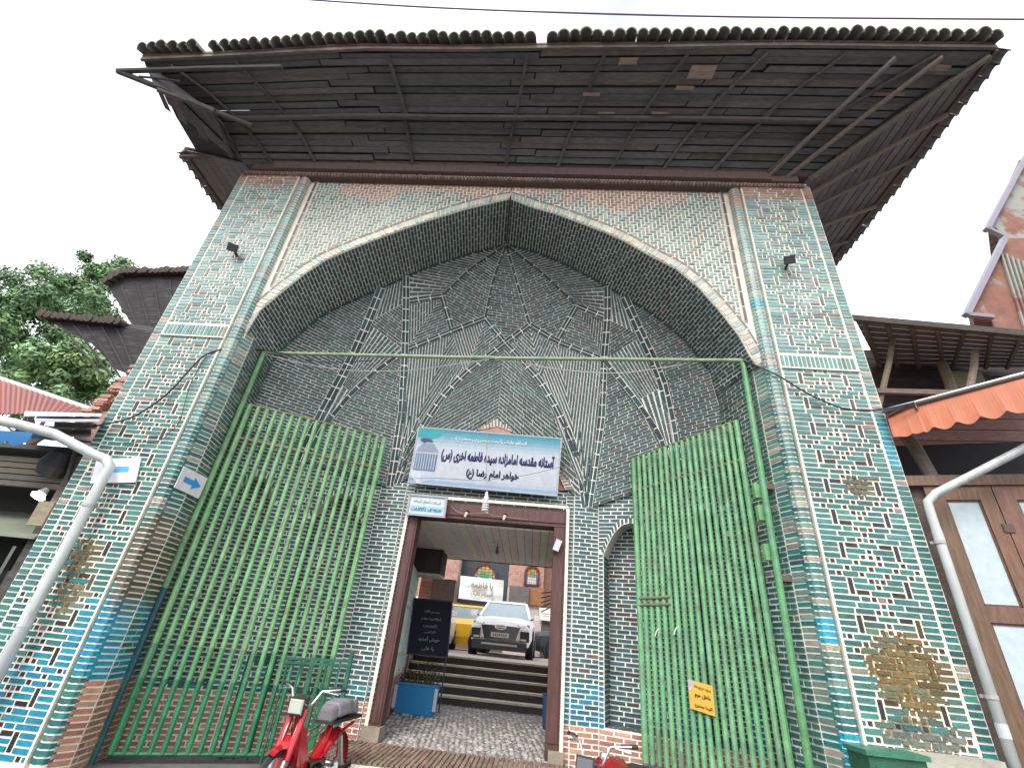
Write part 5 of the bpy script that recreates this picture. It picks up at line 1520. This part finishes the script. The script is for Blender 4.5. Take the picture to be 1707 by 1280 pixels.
for k, off in enumerate((0, u_e - ud(1545, 835) + .0)):
    d = empty('door', A_ + du * (off + .0)); d.parent = ts; d.matrix_parent_inverse = Matrix.Translation(-ts.location)
    def dp(mb, name, m):
        o = mb.build(name, M[m]); o.parent = d; o.matrix_parent_inverse = Matrix.Translation(-d.location)
    x0 = ud(1545, 835) + off; x1 = u_e + off - .012
    fa, fb_ = u_p0 + off, u_p1 + off
    mb = MB()
    dbox(mb, x0, fa, .05, ZD, -.03, .03, vary(BRN, .1)); dbox(mb, fb_, x1, .05, ZD, -.03, .03, vary(BRN, .1))
    for a, b in ((zt_, ZD), (z2t, zb_), (.05, .5)): dbox(mb, fa + .001, fb_ - .001, a, b, -.028, .028, vary(BRN, .1))
    dp(mb, 'frame', 'woodred')
    for a, b in ((zb_ + .001, zt_ - .001), (.501, z2t - .001)):
        mb = MB(); dbox(mb, fa + .001, fb_ - .001, a, b, -.012, .0, (.40, .47, .50)); dp(mb, 'pane', 'glasspane' if 'glasspane' in M else 'tintmat')
        mb = MB()
        for (p, q, r, s) in ((fa, fa + .02, a, b), (fb_ - .02, fb_, a, b), (fa, fb_, a, a + .02), (fa, fb_, b - .02, b)): dbox(mb, p + .001, q - .001, r + .001, s - .001, .001, .012, (.10, .05, .03))
        dp(mb, 'bead', 'woodred')
mb = MB()
hx = u_e - .006
for z in (3.3, 2.6, 1.7): dbox(mb, hx - .05, hx + .05, z, z + .1, .031, .045, (.08, .045, .03))
spart(mb, 'hinge', 'woodred', ts)
mb = MB(); dbox(mb, -.35, 2.6, ZD + .01, ZD + .14, -.1, .06, (.13, .07, .045)); dbox(mb, -.35, 2.6, ZD + .18, ZD + .24, -.3, -.24, (.09, .08, .075)); spart(mb, 'lintel', 'woodred', ts)
mb = MB(); dbox(mb, -.3, 2.6, ZD - .0, 4.75, -.9, -.8, (.02, .02, .024)); spart(mb, 'dark_wall', 'matte', ts)
mb = MB(); p, q = at(1497, 690, .3), at(1556, 800, .12); mb.tube([p + V((0, .2, .1)), lerp(p, q, .5) + V((.03, .05, 0)), q], [.06, .08, .075], 8, (.12, .10, .085)); spart(mb, 'post', 'oldwood', ts)
mb = MB(); dbox(mb, -.25, .06, .0, 3.9, -.4, -.03, (.08, .06, .05)); spart(mb, 'side_board', 'oldwood', ts)

og = tag(empty('awning', at(1590, 680, -.4)), 'faded orange sheet metal awning with a scalloped lower edge', 'awning')
OA, OB = at(1478, 692, -.05), at(1760, 617, -1.15)
mb = MB(); N_ = 56
du_ = (OB - OA)
ang = (OB - OA).cross(V((0, 0, 1))).normalized()
if ang.dot(CAM - OA) < 0: ang = -ang
def low(t):
    s = abs(math.sin(math.pi * t * 7.2 + .4))
    return -.31 - .05 * t - .075 * s + (.03 * math.sin(t * 40) if t < .2 else 0)
for k in range(N_):
    t0, t1 = k / N_, (k + 1) / N_
    q = [lerp(OA, OB, t0), lerp(OA, OB, t1), lerp(OA, OB, t1) + V((0, 0, low(t1))), lerp(OA, OB, t0) + V((0, 0, low(t0)))]
    for p in q[2:]: p += ang * .05
    mb.hexa(q, [p + ang * .006 for p in q], vary((.40, .10, .033), .06))
spart(mb, 'valance', 'tintmat', og)
mb = MB(); mb.tube([OA + V((-.05, 0, .05)), OB + V((0, 0, .05))], .032, 10, (.30, .32, .33)); spart(mb, 'front_tube', 'metal', og)
mb = MB(); p = at(1524, 670, -.3); mb.tube([at(1478, 690, -.08) + V((0, 0, -.03)), p, p + V((0, 0, -.1))], .018, 8, (.16, .15, .14)); spart(mb, 'bracket', 'metal', og)
mb = MB(); q = [OA + V((0, 0, .04)), OB + V((0, 0, .04)), OB + V((1.2, 1.4, .35)), OA + V((.9, 1.2, .3))]; mb.hexa(q, [p + V((0, 0, .01)) for p in q], (.4, .14, .06)); spart(mb, 'sheet', 'tintmat', og)

up = tag(empty('timber_gallery', (7.5, 1, 5)), 'dark open timber upper floor with pole props under a plank roof, right of the gateway', 'gallery')
f0, f1 = at(1425, 533, .5), at(1730, 562, -.1); b0, b1 = at(1466, 612, 2.0), at(1730, 612, 1.4)
n_ = 9
for k in range(n_):
    mb = MB(); a, b = k / n_, (k + 1) / n_ - .015
    wplank(mb, [lerp(f0, b0, a), lerp(f1, b1, a), lerp(f1, b1, b), lerp(f0, b0, b)], .03); spart(mb, 'plank', 'oldwood', up)
for k in range(7):
    mb = MB(); t = k / 7 + .05; p, q = lerp(f0, f1, t), lerp(b0, b1, t); q = lerp(p, q, .95); mb.tube([p + V((0, 0, -.05)), q + V((R_.uniform(-.4, -.1), 0, -.06))], .035, 6, wd(.2, (.09, .075, .065))); spart(mb, 'rafter', 'oldwood', up)
mb = MB(); mb.bar(f0 + V((-.1, -.05, .0)), f1 + V((0, -.05, 0)), .05, .1, (.06, .05, .047)); spart(mb, 'eave_board', 'oldwood', up)
z_l = at(1475, 690, .9).z - .3
for k in range(11):
    zz = z_l + k * .21
    mb = MB(); p, q = V((b0.x - 1.2, 2.0, zz)), V((b1.x + .6, 1.5, zz)); mb.bar(p, q, .04, .195, vary((.12, .055, .045) if k < 5 else (.04, .03, .03), .25)); spart(mb, 'wall_plank', 'oldwood', up)
for pts, r in (([at(1489, 562, .8), at(1470, 652, .8)], .045), ([at(1625, 584, .5), at(1617, 640, .5)], .05), ([at(1570, 606, 1.2), at(1590, 665, .9)], .075)):
    mb = MB(); mb.tube([pts[0], lerp(pts[0], pts[1], .5) + V((.02, 0, 0)), pts[1] + (pts[1] - pts[0]) * .25], r, 8, wd(.15, (.17, .135, .105))); spart(mb, 'prop', 'oldwood', up)
mb = MB(); a, b = at(1580, 618, 1.3), at(1650, 650, 1.3); mb.box(a.x, b.x, 1.3, 1.36, b.z - .3, a.z, (.22, .19, .13)); spart(mb, 'loose_board', 'oldwood', up)
mb = MB(); mb.bar(at(1462, 652, .75), at(1720, 658, .4), .06, .08, (.13, .10, .09)); spart(mb, 'rail', 'oldwood', up)

rt = tag(empty('rusty_tower', (12.5, 4, 0)), 'tall shed clad in rusting grey sheet metal at the right edge of the sky', 'shed')
def sheetpoly(pts, y, th, name, mk='rust'):
    P = [at(u, v, y) for u, v in pts]; mb = MB(); mb.prism([V(p) for p in P], V((2.2, th, 0)), (.4, .2, .14)); spart(mb, name, mk, rt)
sheetpoly([(1850, 262), (1709, 262), (1698, 268), (1646, 380), (1660, 379), (1677, 396), (1850, 440)], 4.6, 2.5, 'upper_wall')
sheetpoly([(1850, 397), (1676, 397), (1613, 522), (1622, 529), (1651, 530), (1664, 560), (1740, 760), (1850, 760)], 4.0, 2.5, 'lower_wall', 'rust2')
mb = MB()
for p, q, y in (((1712, 258), (1644, 384), 4.52), ((1674, 398), (1610, 526), 3.92)): mb.bar(at(*p, y), at(*q, y), .16, .12, (.22, .20, .25))
mb.bar(at(1646, 381, 4.5), at(1676, 396, 4.5), .12, .1, (.2, .18, .22)); mb.bar(at(1613, 525, 3.9), at(1655, 529, 3.9), .12, .1, (.2, .17, .2)); spart(mb, 'edge_trim', 'tintmat', rt)
mb = MB()
for k in range(14):
    a, b = at(1668 + k * 9, 420 + k * 4, 3.96), at(1668 + k * 9 + 60, 420 + k * 4 + 190, 3.96)
    mb.bar(a, b, .05, .05, vary((.2, .1, .08), .2))
spart(mb, 'rib', 'rust', rt)

# ================================================================== LEFT-HAND SHOP, ROOFS AND TREES BEHIND
ls = tag(empty('corner_shop', (-7, .3, 0)), 'dark shop front with shutter box and glass counter left of the gateway', 'shop')
def lbox(name, m, u0, u1, v0, v1, y, th, c):
    a, b = at(u0, v0, y), at(u1, v1, y); mb = MB(); mb.box(min(a.x, b.x), max(a.x, b.x), y, y + th, min(a.z, b.z), max(a.z, b.z), c); return spart(mb, name, m, ls)
mb = MB(); mb.box(-12, -5.62, 1.3, 1.4, 0, 3.9, (.035, .035, .03)); spart(mb, 'back_wall', 'matte', ls)
mb = MB(); mb.box(-12, -5.6, .3, 1.29, 3.55, 3.62, (.06, .055, .05)); spart(mb, 'ceiling_panel', 'matte', ls)
for k in range(5):
    z = 3.02 + k * .09
    mb = MB(); mb.box(-9, -6.0, .42, .5, z, z + .075, vary((.10, .09, .075), .2)); spart(mb, 'shutter_slat', 'matte', ls)
mb = MB(); mb.box(-5.98, -5.62, .3, .42, 0, 3.5, (.05, .045, .04)); spart(mb, 'post', 'oldwood', ls)
mb = MB(); mb.tube([at(126, 752, .2), at(112, 800, .2), at(120, 840, .15)], .03, 8, (.02, .02, .02)); mb.lathe([(.0, -.2), (.16, -.15), (.2, 0), (.12, .2), (0, .25)], at(92, 775, .3), V((.3, -.2, 1)), 14, (.02, .02, .022)); spart(mb, 'black_bag', 'rubber', ls)
mb = MB(); q = [V((-9, .0, 2.3)), V((-5.8, .2, 2.3)), V((-5.8, 1.2, 2.75)), V((-9, 1.2, 2.75))]; mb.hexa(q, [p + V((0, 0, .03)) for p in q], (.18, .20, .15)); spart(mb, 'counter_roof', 'tintmat', ls)
mb = MB(); mb.box(-9, -5.9, .35, 1.1, 0, 1.9, (.10, .12, .10)); spart(mb, 'counter', 'gloss', ls)
for k in range(5):
    mb = MB(); x = -8.6 + k * .62; mb.box(x, x + .05, .28, .345, .2, 2.2, (.16, .17, .15)); spart(mb, 'counter_stile', 'metal', ls)
sl = tag(empty('shop_lamp', at(62, 828, .1)), 'lit white lamp inside the left shop front', 'lamp')
p = at(62, 828, .1)
mb = MB(); mb.lathe([(0, -.03), (.07, -.02), (.09, .02), (.05, .06)], p, V((.3, .3, 1)), 14, (1, 1, 1)); spart(mb, 'bulb', 'lamp', sl)
mb = MB(); mb.lathe([(.05, .06), (.06, .07), (.03, .14), (0, .14)], p, V((.3, .3, 1)), 12, (.3, .3, .28)); spart(mb, 'cap', 'tintmat', sl)
jb = tag(empty('junction_board', at(85, 860, -.02)), 'weathered wooden junction board beside the left pier', 'board')
mb = MB(); a, b = at(48, 875, .1), at(96, 838, .1); mb.box(a.x, b.x, .06, .1, a.z, b.z, (.26, .22, .15)); spart(mb, 'panel', 'oldwood', jb)
bw = tag(empty('blue_awning', at(28, 730, -.5)), 'blue sheet awning with a scalloped edge at the far left', 'awning')
mb = MB(); a, b = at(-40, 716, -.5), at(56, 722, -.35)
for k in range(20):
    t0, t1 = k / 20, (k + 1) / 20
    lo = lambda t: -.13 - .07 * abs(math.sin(math.pi * t * 3.1))
    q = [lerp(a, b, t0), lerp(a, b, t1), lerp(a, b, t1) + V((0, 0, lo(t1))), lerp(a, b, t0) + V((0, 0, lo(t0)))]
    mb.hexa(q, [p + V((0, -.006, 0)) for p in q], (.02, .17, .42))
spart(mb, 'valance', 'tintmat', bw)
mb = MB(); q = [a, b, b + V((.1, 1.0, .25)), a + V((0, 1.0, .25))]; mb.hexa(q, [p + V((0, 0, .01)) for p in q], (.03, .2, .45)); spart(mb, 'sheet', 'tintmat', bw)
rr_ = tag(empty('red_roof', at(60, 670, 2)), 'red corrugated metal roof with a pale edge flashing left of the gateway', 'roof')
a, b, c_, d_ = at(-60, 612, 3.2), at(150, 684, 2.0), at(120, 690, .6), at(-60, 690, .6)
mb = MB(); n_ = 46
for k in range(n_):
    t0, t1 = k / n_, (k + 1) / n_
    z = .009 * (1 if k % 2 else -1)
    up_n = V((0, -.5, 1)).normalized()
    q = [lerp(a, b, t0) + up_n * z, lerp(a, b, t1) - up_n * z, lerp(d_, c_, t1) - up_n * z, lerp(d_, c_, t0) + up_n * z]
    mb.hexa(q, [p + up_n * .004 for p in q], vary((.20, .042, .03), .08))
spart(mb, 'sheet', 'tintmat', rr_)
mb = MB(); mb.bar(a + V((0, 0, .02)), b + V((.1, 0, .0)), .05, .1, (.5, .52, .53)); spart(mb, 'flashing', 'tintmat', rr_)
tn = tag(empty('tin_canopy', at(120, 700, .4)), 'crumpled grey tin sheets over broken boards beside the left pier', 'canopy')
for k, (u0, v0, u1, v1, y) in enumerate(((40, 688, 168, 694, .3), (60, 695, 165, 703, .15), (90, 705, 160, 715, .3), (70, 712, 150, 728, .4))):
    mb = MB(); p, q = at(u0, v0, y), at(u1, v0 + 4, y); r, s = at(u1, v1, y - .5), at(u0, v1, y - .5)
    mb.hexa([s, r, q, p], [x + V((0, 0, .03)) for x in (s, r, q, p)], vary((.34, .35, .37) if k < 2 else (.10, .085, .075), .15)); spart(mb, 'sheet' if k < 2 else 'board', 'tintmat' if k < 2 else 'oldwood', tn)
rb2 = tag(empty('ruined_wall', at(165, 670, 2.0)), 'crumbling reddish brick wall end showing behind the left pier', 'wall')
a, b = at(140, 700, 1.5), at(235, 612, 1.5)
mb = MB(); mb.box(a.x, b.x + .2, 1.5, 2.2, 3.4, a.z + .2, (.34, .20, .15))
for k in range(40):
    t = R_.random(); p = V((lerp(a.x, b.x, t), 1.5, lerp(a.z, b.z, t) - .1 + R_.uniform(-.15, .12))); yy_ = R_.uniform(1.38, 1.48); mb.box(p.x - .1, p.x + .1, yy_, yy_ + R_.uniform(.25, .4), p.z - .03, p.z + .03, vary((.36, .2, .15), .25))
spart(mb, 'masonry', 'brickred', rb2)

def backroof(label, poly, y, edge):
    g = tag(empty('tiled_roof', at(*poly[0], y)), label, 'roof')
    P = [at(u, v, y + d) for u, v, d in [(p + (0,))[:3] for p in poly]]
    mb = MB(); mb.prism(P, V((0, .25, .3)), (.022, .018, .02)); spart(mb, 'underside', 'oldwood', g)
    pr = None
    for (u0, v0), (u1, v1) in zip(edge, edge[1:]):
        n = max(2, int(math.hypot(u1 - u0, v1 - v0) / 9))
        for k in range(n):
            t = k / n
            if pr is None:
                pr = MB(); pr.tube([(0, -.25, 0), (0, .35, .1)], [.125, .11], 8, (.075, .05, .042)); o = pr.build('roof_tile', M['tile']); 
            else: o = pr_o.copy(); col.objects.link(o)
            pr_o = o
            o.parent = g; o.matrix_parent_inverse = Matrix.Translation(-g.location)
            o.location = at(lerp(u0, u1, t), lerp(v0, v1, t), y) + V((0, 0, .04)); o.scale = [R_.uniform(.85, 1.1)] * 3
    for k in range(5):
        u = lerp(edge[0][0], edge[-1][0], .15 + k * .18); v = lerp(edge[0][1], edge[-1][1], .15 + k * .18)
        mb = MB(); mb.tube([at(u, v + 4, y - .02), at(lerp(u, 300, .35), v + 90, y - .02)], .03, 6, (.035, .03, .03)); spart(mb, 'rafter', 'oldwood', g)
backroof('dark eave of a farther tiled roof stepping out behind the left pier, upper one', [(180, 478), (212, 461), (330, 461), (300, 640), (205, 618), (222, 545)], 6.0, [(180, 476), (212, 460), (330, 458)])
backroof('lower dark plank eave pointing left in front of the tree behind the left pier', [(78, 534), (212, 546), (300, 560), (260, 640), (196, 617), (150, 570)], 5.2, [(78, 532), (120, 536), (212, 545)])

def tree(label, cx, cy, cz, r, nl, cols, seed, hh=1.0):
    rg_ = random.Random(seed)
    t = tag(empty('broadleaf_tree', (cx, cy, 0)), label, 'tree', 'trees behind the left shop')
    mb = MB(); mb.tube([(cx, cy, 0), (cx + .1, cy, cz * .4), (cx, cy + .1, cz * .75)], [.32, .24, .14], 9)
    for k in range(9):
        a = k * 2.4; d = V((math.cos(a), math.sin(a), rg_.uniform(.2, .9))).normalized()
        p0 = V((cx, cy, cz * rg_.uniform(.45, .75))); mb.tube([p0, p0 + d * r * .45 + V((0, 0, .2)), p0 + d * r * .85], [.1, .06, .02], 6)
    o = mb.build('trunk', M['bark']); o.parent = t; o.matrix_parent_inverse = Matrix.Translation(-t.location)
    cr = MB()
    clumps = []
    for k in range(46):
        d = V((rg_.gauss(0, 1), rg_.gauss(0, 1), rg_.gauss(0, 1))).normalized() * (r * rg_.uniform(.35, 1.0)); d.z *= hh
        clumps.append((V((cx, cy, cz)) + d, r * rg_.uniform(.16, .34), rg_.choice(cols)))
    for k in range(nl):
        c, cr_, cc = rg_.choice(clumps)
        d = V((rg_.gauss(0, 1), rg_.gauss(0, 1), rg_.gauss(0, .8)))
        d = d.normalized() * cr_ * rg_.random() ** .45
        p = c + d
        n = (d.normalized() + V((rg_.uniform(-.6, .6), rg_.uniform(-.6, .6), rg_.uniform(0, .9)))).normalized()
        e = n.orthogonal().normalized(); f = n.cross(e); a = rg_.uniform(0, 6.28)
        u = e * math.cos(a) + f * math.sin(a); w_ = n.cross(u)
        s = rg_.uniform(.08, .145)
        k_ = rg_.uniform(.7, 1.3)
        cr.poly([p - u * s, p + w_ * s * .45, p + u * s, p - w_ * s * .45], tuple(q * k_ for q in cc))
    o = cr.build('crown', M['leaf']); o.parent = t; o.matrix_parent_inverse = Matrix.Translation(-t.location)
G1, G2, G3 = (.17, .30, .12), (.13, .24, .10), (.26, .40, .16)
p = at(60, 545, 13); tree('big dark green tree at the far left behind the red roof', p.x, 13, p.z, 3.2, 22000, [G2, G1, (.085, .17, .06)], 3)
p = at(178, 492, 15); tree('pale green tree crown showing above the upper dark eave', p.x, 15, p.z, 2.4, 14000, [G1, (.12, .20, .08)], 4)
p = at(120, 625, 10); tree('bright green bushy tree right above the red corrugated roof', p.x, 10, p.z, 1.75, 14000, [G3, G1], 5, .8)
p = at(-30, 620, 12); tree('deep green tree cut by the left edge of the view', p.x, 12, p.z, 2.6, 11000, [G2, G1], 6)

# ================================================================== MOPED AND MOTORCYCLE
def wheel(par, name, x, r, spokes=True):
    mb = MB(); ax = V((0, 1, 0))
    mb.lathe([(r - .05, -.02), (r - .02, -.032), (r, -.012), (r, .012), (r - .02, .032), (r - .05, .02), (r - .05, -.02)], V((x, 0, r)), ax, 28, (.02, .02, .021))
    t = mb.build(name, M['rubber'], par, True)
    m2 = MB(); m2.lathe([(r - .048, -.018), (r - .062, -.016), (r - .062, .016), (r - .048, .018)], V((x, 0, r)), ax, 28, (.5, .5, .5))
    m2.lathe([(.0, -.05), (.03, -.05), (.03, .05), (.0, .05)], V((x, 0, r)), ax, 12, (.4, .4, .4))
    for k in range(18):
        a = k * math.pi / 9; d = V((math.cos(a), 0, math.sin(a))); m2.bar(V((x, .03 * (-1) ** k, r)) + d * .03, V((x, 0, r)) + d * (r - .055), .004, .004, (.5, .5, .5))
    m2.build('rim', M['metal'], t)
def handlebar(par, xh, zh, wgrip=.33, rise=.12):
    mb = MB()
    for s in (-1, 1): mb.tube([(xh, 0, zh), (xh - .02, s * .10, zh + .02), (xh - .05, s * .17, zh + rise), (xh - .16, s * wgrip, zh + rise + .02)], .012, 8, (.5, .5, .5))
    h = mb.build('handlebar', M['metal'], par, True)
    for s in (-1, 1):
        g = MB(); g.tube([(xh - .12, s * (wgrip - .09), zh + rise + .015), (xh - .2, s * (wgrip + .05), zh + rise + .025)], .02, 8, (.02, .02, .02)); g.build('grip', M['rubber'], h)
        g = MB(); g.tube([(xh - .05, s * (wgrip - .12), zh + rise + .0), (xh - .10, s * (wgrip + .02), zh + rise - .02)], .007, 6, (.4, .4, .4)); g.build('brake_lever', M['metal'], h)
REDP = (.36, .010, .016)
# front wheel and rear wheel on the ground
fx, rx = V((-1.42, -.56, 0)), V((-1.30, .60, 0))
hd = (fx - rx); yaw_m = math.atan2(hd.y, hd.x)
mo = tag(empty('moped', rx, yaw_m), 'red moped with grey covered seat parked by the left gate leaf', 'moped')
WB = hd.length; wr = .29
wheel(mo, 'front_wheel', WB, wr); wheel(mo, 'rear_wheel', 0, wr)
mb = MB()
for s in (-1, 1): mb.tube([(WB, s * .055, wr), (WB - .10, s * .06, wr + .30), (WB - .2, s * .06, .86)], .018, 8, (.6, .6, .6))
mb.build('fork_tube', M['metal'], mo, True)
mb = MB()
for s in (-1, 1): mb.tube([(WB - .07, s * .068, wr + .2), (WB - .16, s * .07, .72), (WB - .21, s * .07, .88)], .032, 10, REDP)
mb.box(WB - .19, WB - .13, -.07, .07, .63, .67, REDP)
mb.build('fork_cover', M['gloss'], mo, True)
def fender(x, a0, a1, r, w_=.06, c=REDP):
    mb = MB(); n = 12
    for k in range(n):
        t0, t1 = lerp(a0, a1, k / n), lerp(a0, a1, (k + 1) / n)
        for j in range(4):
            y0, y1 = -w_ + j * w_ / 2, -w_ + (j + 1) * w_ / 2
            f = lambda t, y: V((x + (r - abs(y) * .5) * math.cos(t), y, wr + (r - abs(y) * .5) * math.sin(t)))
            mb.poly([f(t0, y0), f(t1, y0), f(t1, y1), f(t0, y1)], c)
    return mb
fender(WB, rad(62), rad(160), wr + .035, .05).build('front_mudguard', M['gloss'], mo, True)
fender(0, rad(20), rad(190), wr + .05, .075).build('rear_mudguard', M['gloss'], mo, True)
mb = MB(); mb.hexa([V((WB - .06, -.07, wr + .14)), V((WB - .06, .07, wr + .14)), V((WB - .12, .07, wr + .16)), V((WB - .12, -.07, wr + .16))], [V((WB - .10, -.075, wr + .34)), V((WB - .10, .075, wr + .34)), V((WB - .16, .075, wr + .36)), V((WB - .16, -.075, wr + .36))], REDP); mb.build('fork_shield', M['gloss'], mo)
mb = MB()
mb.tube([(WB - .24, 0, .84), (WB - .30, 0, .55), (WB - .46, 0, .36), (.42, 0, .33), (.22, 0, .52), (.14, 0, .72)], [.04, .055, .06, .055, .04, .03], 10, REDP)
for s in (-1, 1): mb.tube([(.42, s * .05, .36), (0, s * .10, .62), (-.22, s * .10, .66)], .016, 8, REDP)
mb.build('frame', M['gloss'], mo, True)
mb = MB(); mb.hexa([V((WB - .34, -.05, .40)), V((WB - .34, .05, .40)), V((WB - .62, .05, .34)), V((WB - .62, -.05, .34))], [V((WB - .24, -.06, .72)), V((WB - .24, .06, .72)), V((WB - .33, .06, .72)), V((WB - .33, -.06, .72))], REDP); mb.build('leg_panel', M['gloss'], mo)
mb = MB()
for z in (.56, .64): mb.tube([(WB - .3, -.08, z + .02), (WB - .5, -.10, z - .03), (.3, -.10, z), (.1, -.1, z + .06)], .009, 6, (.6, .52, .36))
mb.build('carrier_wire', M['metal'], mo, True)
mb = MB(); mb.box(.28, .62, -.09, .09, .18, .40, (.03, .03, .032)); mb.lathe([(.0, -.14), (.09, -.14), (.1, -.1), (.1, .1), (.07, .14), (0, .14)], V((.45, 0, .28)), V((0, 1, 0)), 14, (.04, .04, .042)); mb.tube([(.4, .1, .2), (.1, .13, .22), (-.25, .13, .25)], .035, 8, (.05, .05, .05)); mb.build('engine', M['metal'], mo, True)
mb = MB(); mb.tube([(.12, -.12, .58), (-.02, -.13, .3)], .026, 8, (.62, .62, .62)); mb.tube([(.12, .12, .58), (-.02, .13, .3)], .026, 8, (.62, .62, .62)); mb.build('shock_absorber', M['metal'], mo, True)
mb = MB()
seat = [(.36, .09, .80), (.26, .125, .84), (.05, .14, .86), (-.15, .13, .85), (-.32, .10, .83)]
for (xa, wa, za), (xb, wb, zb) in zip(seat, seat[1:]):
    mb.hexa([V((xa, -wa, za - .10)), V((xa, wa, za - .10)), V((xb, wb, zb - .10)), V((xb, -wb, zb - .10))], [V((xa, -wa * .75, za + .04)), V((xa, wa * .75, za + .04)), V((xb, wb * .75, zb + .04)), V((xb, -wb * .75, zb + .04))], vary((.17, .16, .18), .2))
so_ = mb.build('seat', M['matte'], mo, False)
bv = so_.modifiers.new('b', 'BEVEL'); bv.width = .03; bv.segments = 2
mb = MB(); mb.box(-.42, .36, -.11, .11, .69, .72, (.02, .02, .02)); mb.build('seat_base', M['rubber'], mo)
handlebar(mo, WB - .22, .90, .31, .14)
mb = MB(); hx_ = WB - .14
mb.hexa([V((hx_ - .12, -.06, .86)), V((hx_ - .12, .06, .86)), V((hx_ - .12, .06, 1.0)), V((hx_ - .12, -.06, 1.0))], [V((hx_ + .02, -.085, .835)), V((hx_ + .02, .085, .835)), V((hx_ + .02, .085, .98)), V((hx_ + .02, -.085, .98))], (.02, .02, .02)); hb = mb.build('headlamp', M['gloss'], mo)
mb = MB(); mb.hexa([V((hx_ + .02, -.075, .845)), V((hx_ + .02, .075, .845)), V((hx_ + .02, .075, .97)), V((hx_ + .02, -.075, .97))], [V((hx_ + .035, -.065, .855)), V((hx_ + .035, .065, .855)), V((hx_ + .035, .065, .96)), V((hx_ + .035, -.065, .96))], (.40, .43, .38)); mb.build('lens', M['gloss'], hb)
mb = MB(); mb.tube([(.3, -.1, .2), (.32, -.24, .2)], .012, 6, (.1, .1, .1)); mb.box(.28, .36, -.3, -.22, .185, .215, (.02, .02, .02)); mb.build('pedal', M['rubber'], mo)

# motorcycle at the right, only its front half inside the picture
p = at(958, 1246, -.25)
mx_ = V((1.84, -.27, 0)); d = V((p.x, -.25, 0)) - mx_
mc = tag(empty('motorcycle', mx_, rad(236)), 'red motorcycle with square black headlight, cut off by the bottom edge of the photo', 'motorcycle')
mc.scale = (.9, .9, .9)
WB2 = .95
wheel(mc, 'front_wheel', WB2, .29); wheel(mc, 'rear_wheel', -.3, .29)
mb = MB()
for s in (-1, 1): mb.tube([(WB2, s * .07, .29), (WB2 - .24, s * .07, .82)], .024, 8, (.3, .3, .3))
mb.build('fork_tube', M['metal'], mc, True)
mb = MB(); mb.tube([(WB2 - .3, 0, .70), (.42, 0, .78), (.12, 0, .76), (-.05, 0, .70)], [.07, .14, .13, .06], 12, (.22, .008, .012)); mb.build('tank', M['gloss'], mc, True)
mb = MB(); mb.lathe([(.0, .02), (.04, .02), (.05, .0), (.05, -.03)], V((.42, 0, .925)), n=14, c=(.6, .6, .6)); mb.build('filler_cap', M['metal'], mc, True)
mb = MB(); mb.box(-.5, .05, -.12, .12, .68, .76, (.02, .02, .02)); mb.build('seat', M['rubber'], mc)
mb = MB(); mb.box(.05, .5, -.12, .12, .22, .55, (.05, .05, .05)); mb.tube([(.6, 0, .68), (.5, 0, .3), (-.1, 0, .3)], .03, 8, (.03, .03, .03)); mb.build('engine', M['metal'], mc, True)
handlebar(mc, WB2 - .27, .86, .34, .17)
hx_ = WB2 - .12
mb = MB(); mb.hexa([V((hx_ - .12, -.06, .80)), V((hx_ - .12, .06, .80)), V((hx_ - .12, .06, .93)), V((hx_ - .12, -.06, .93))], [V((hx_ + .03, -.10, .76)), V((hx_ + .03, .10, .76)), V((hx_ - .01, .10, .95)), V((hx_ - .01, -.10, .95))], (.018, .018, .018)); hb = mb.build('headlamp', M['gloss'], mc)
mb = MB(); mb.hexa([V((hx_ + .031, -.085, .775)), V((hx_ + .031, .085, .775)), V((hx_ - .009, .085, .935)), V((hx_ - .009, -.085, .935))], [V((hx_ + .043, -.08, .78)), V((hx_ + .043, .08, .78)), V((hx_ + .003, .08, .93)), V((hx_ + .003, -.08, .93))], (.10, .10, .105)); mb.build('lens', M['gloss'], hb)
mb = MB(); mb.box(hx_ - .16, hx_ - .10, -.12, .12, .62, .8, (.02, .02, .02)); mb.build('fork_shroud', M['rubber'], mc)

gx = tag(empty('green_cabinet', at(1490, 1270, -.5)), 'dark green metal box standing against the foot of the right pier', 'cabinet')
a, b = at(1442, 1252, -.35), at(1540, 1268, -.35)
mb = MB(); mb.box(a.x, b.x, -.38, -.05, 0, a.z - .02, (.015, .09, .05)); mb.box(a.x - .03, b.x + .03, -.41, -.04, a.z - .02, a.z + .02, (.03, .15, .09)); spart(mb, 'case', 'gatepaint', gx)
mb = MB(); mb.box(a.x + .05, b.x - .05, -.395, -.38, .1, a.z - .1, (.02, .11, .06)); spart(mb, 'door', 'gatepaint', gx)
lg_ = tag(empty('stone_ledge', at(1500, 1250, -.1)), 'pale stone ledge along the bottom of the right pier', 'ledge')
a, b = at(1436, 1243, -.14), at(1672, 1268, -.14)
mb = MB(); mb.box(a.x, b.x, -.16, -.013, a.z - .12, a.z + .0, (.36, .34, .28)); spart(mb, 'slab', 'stone', lg_)
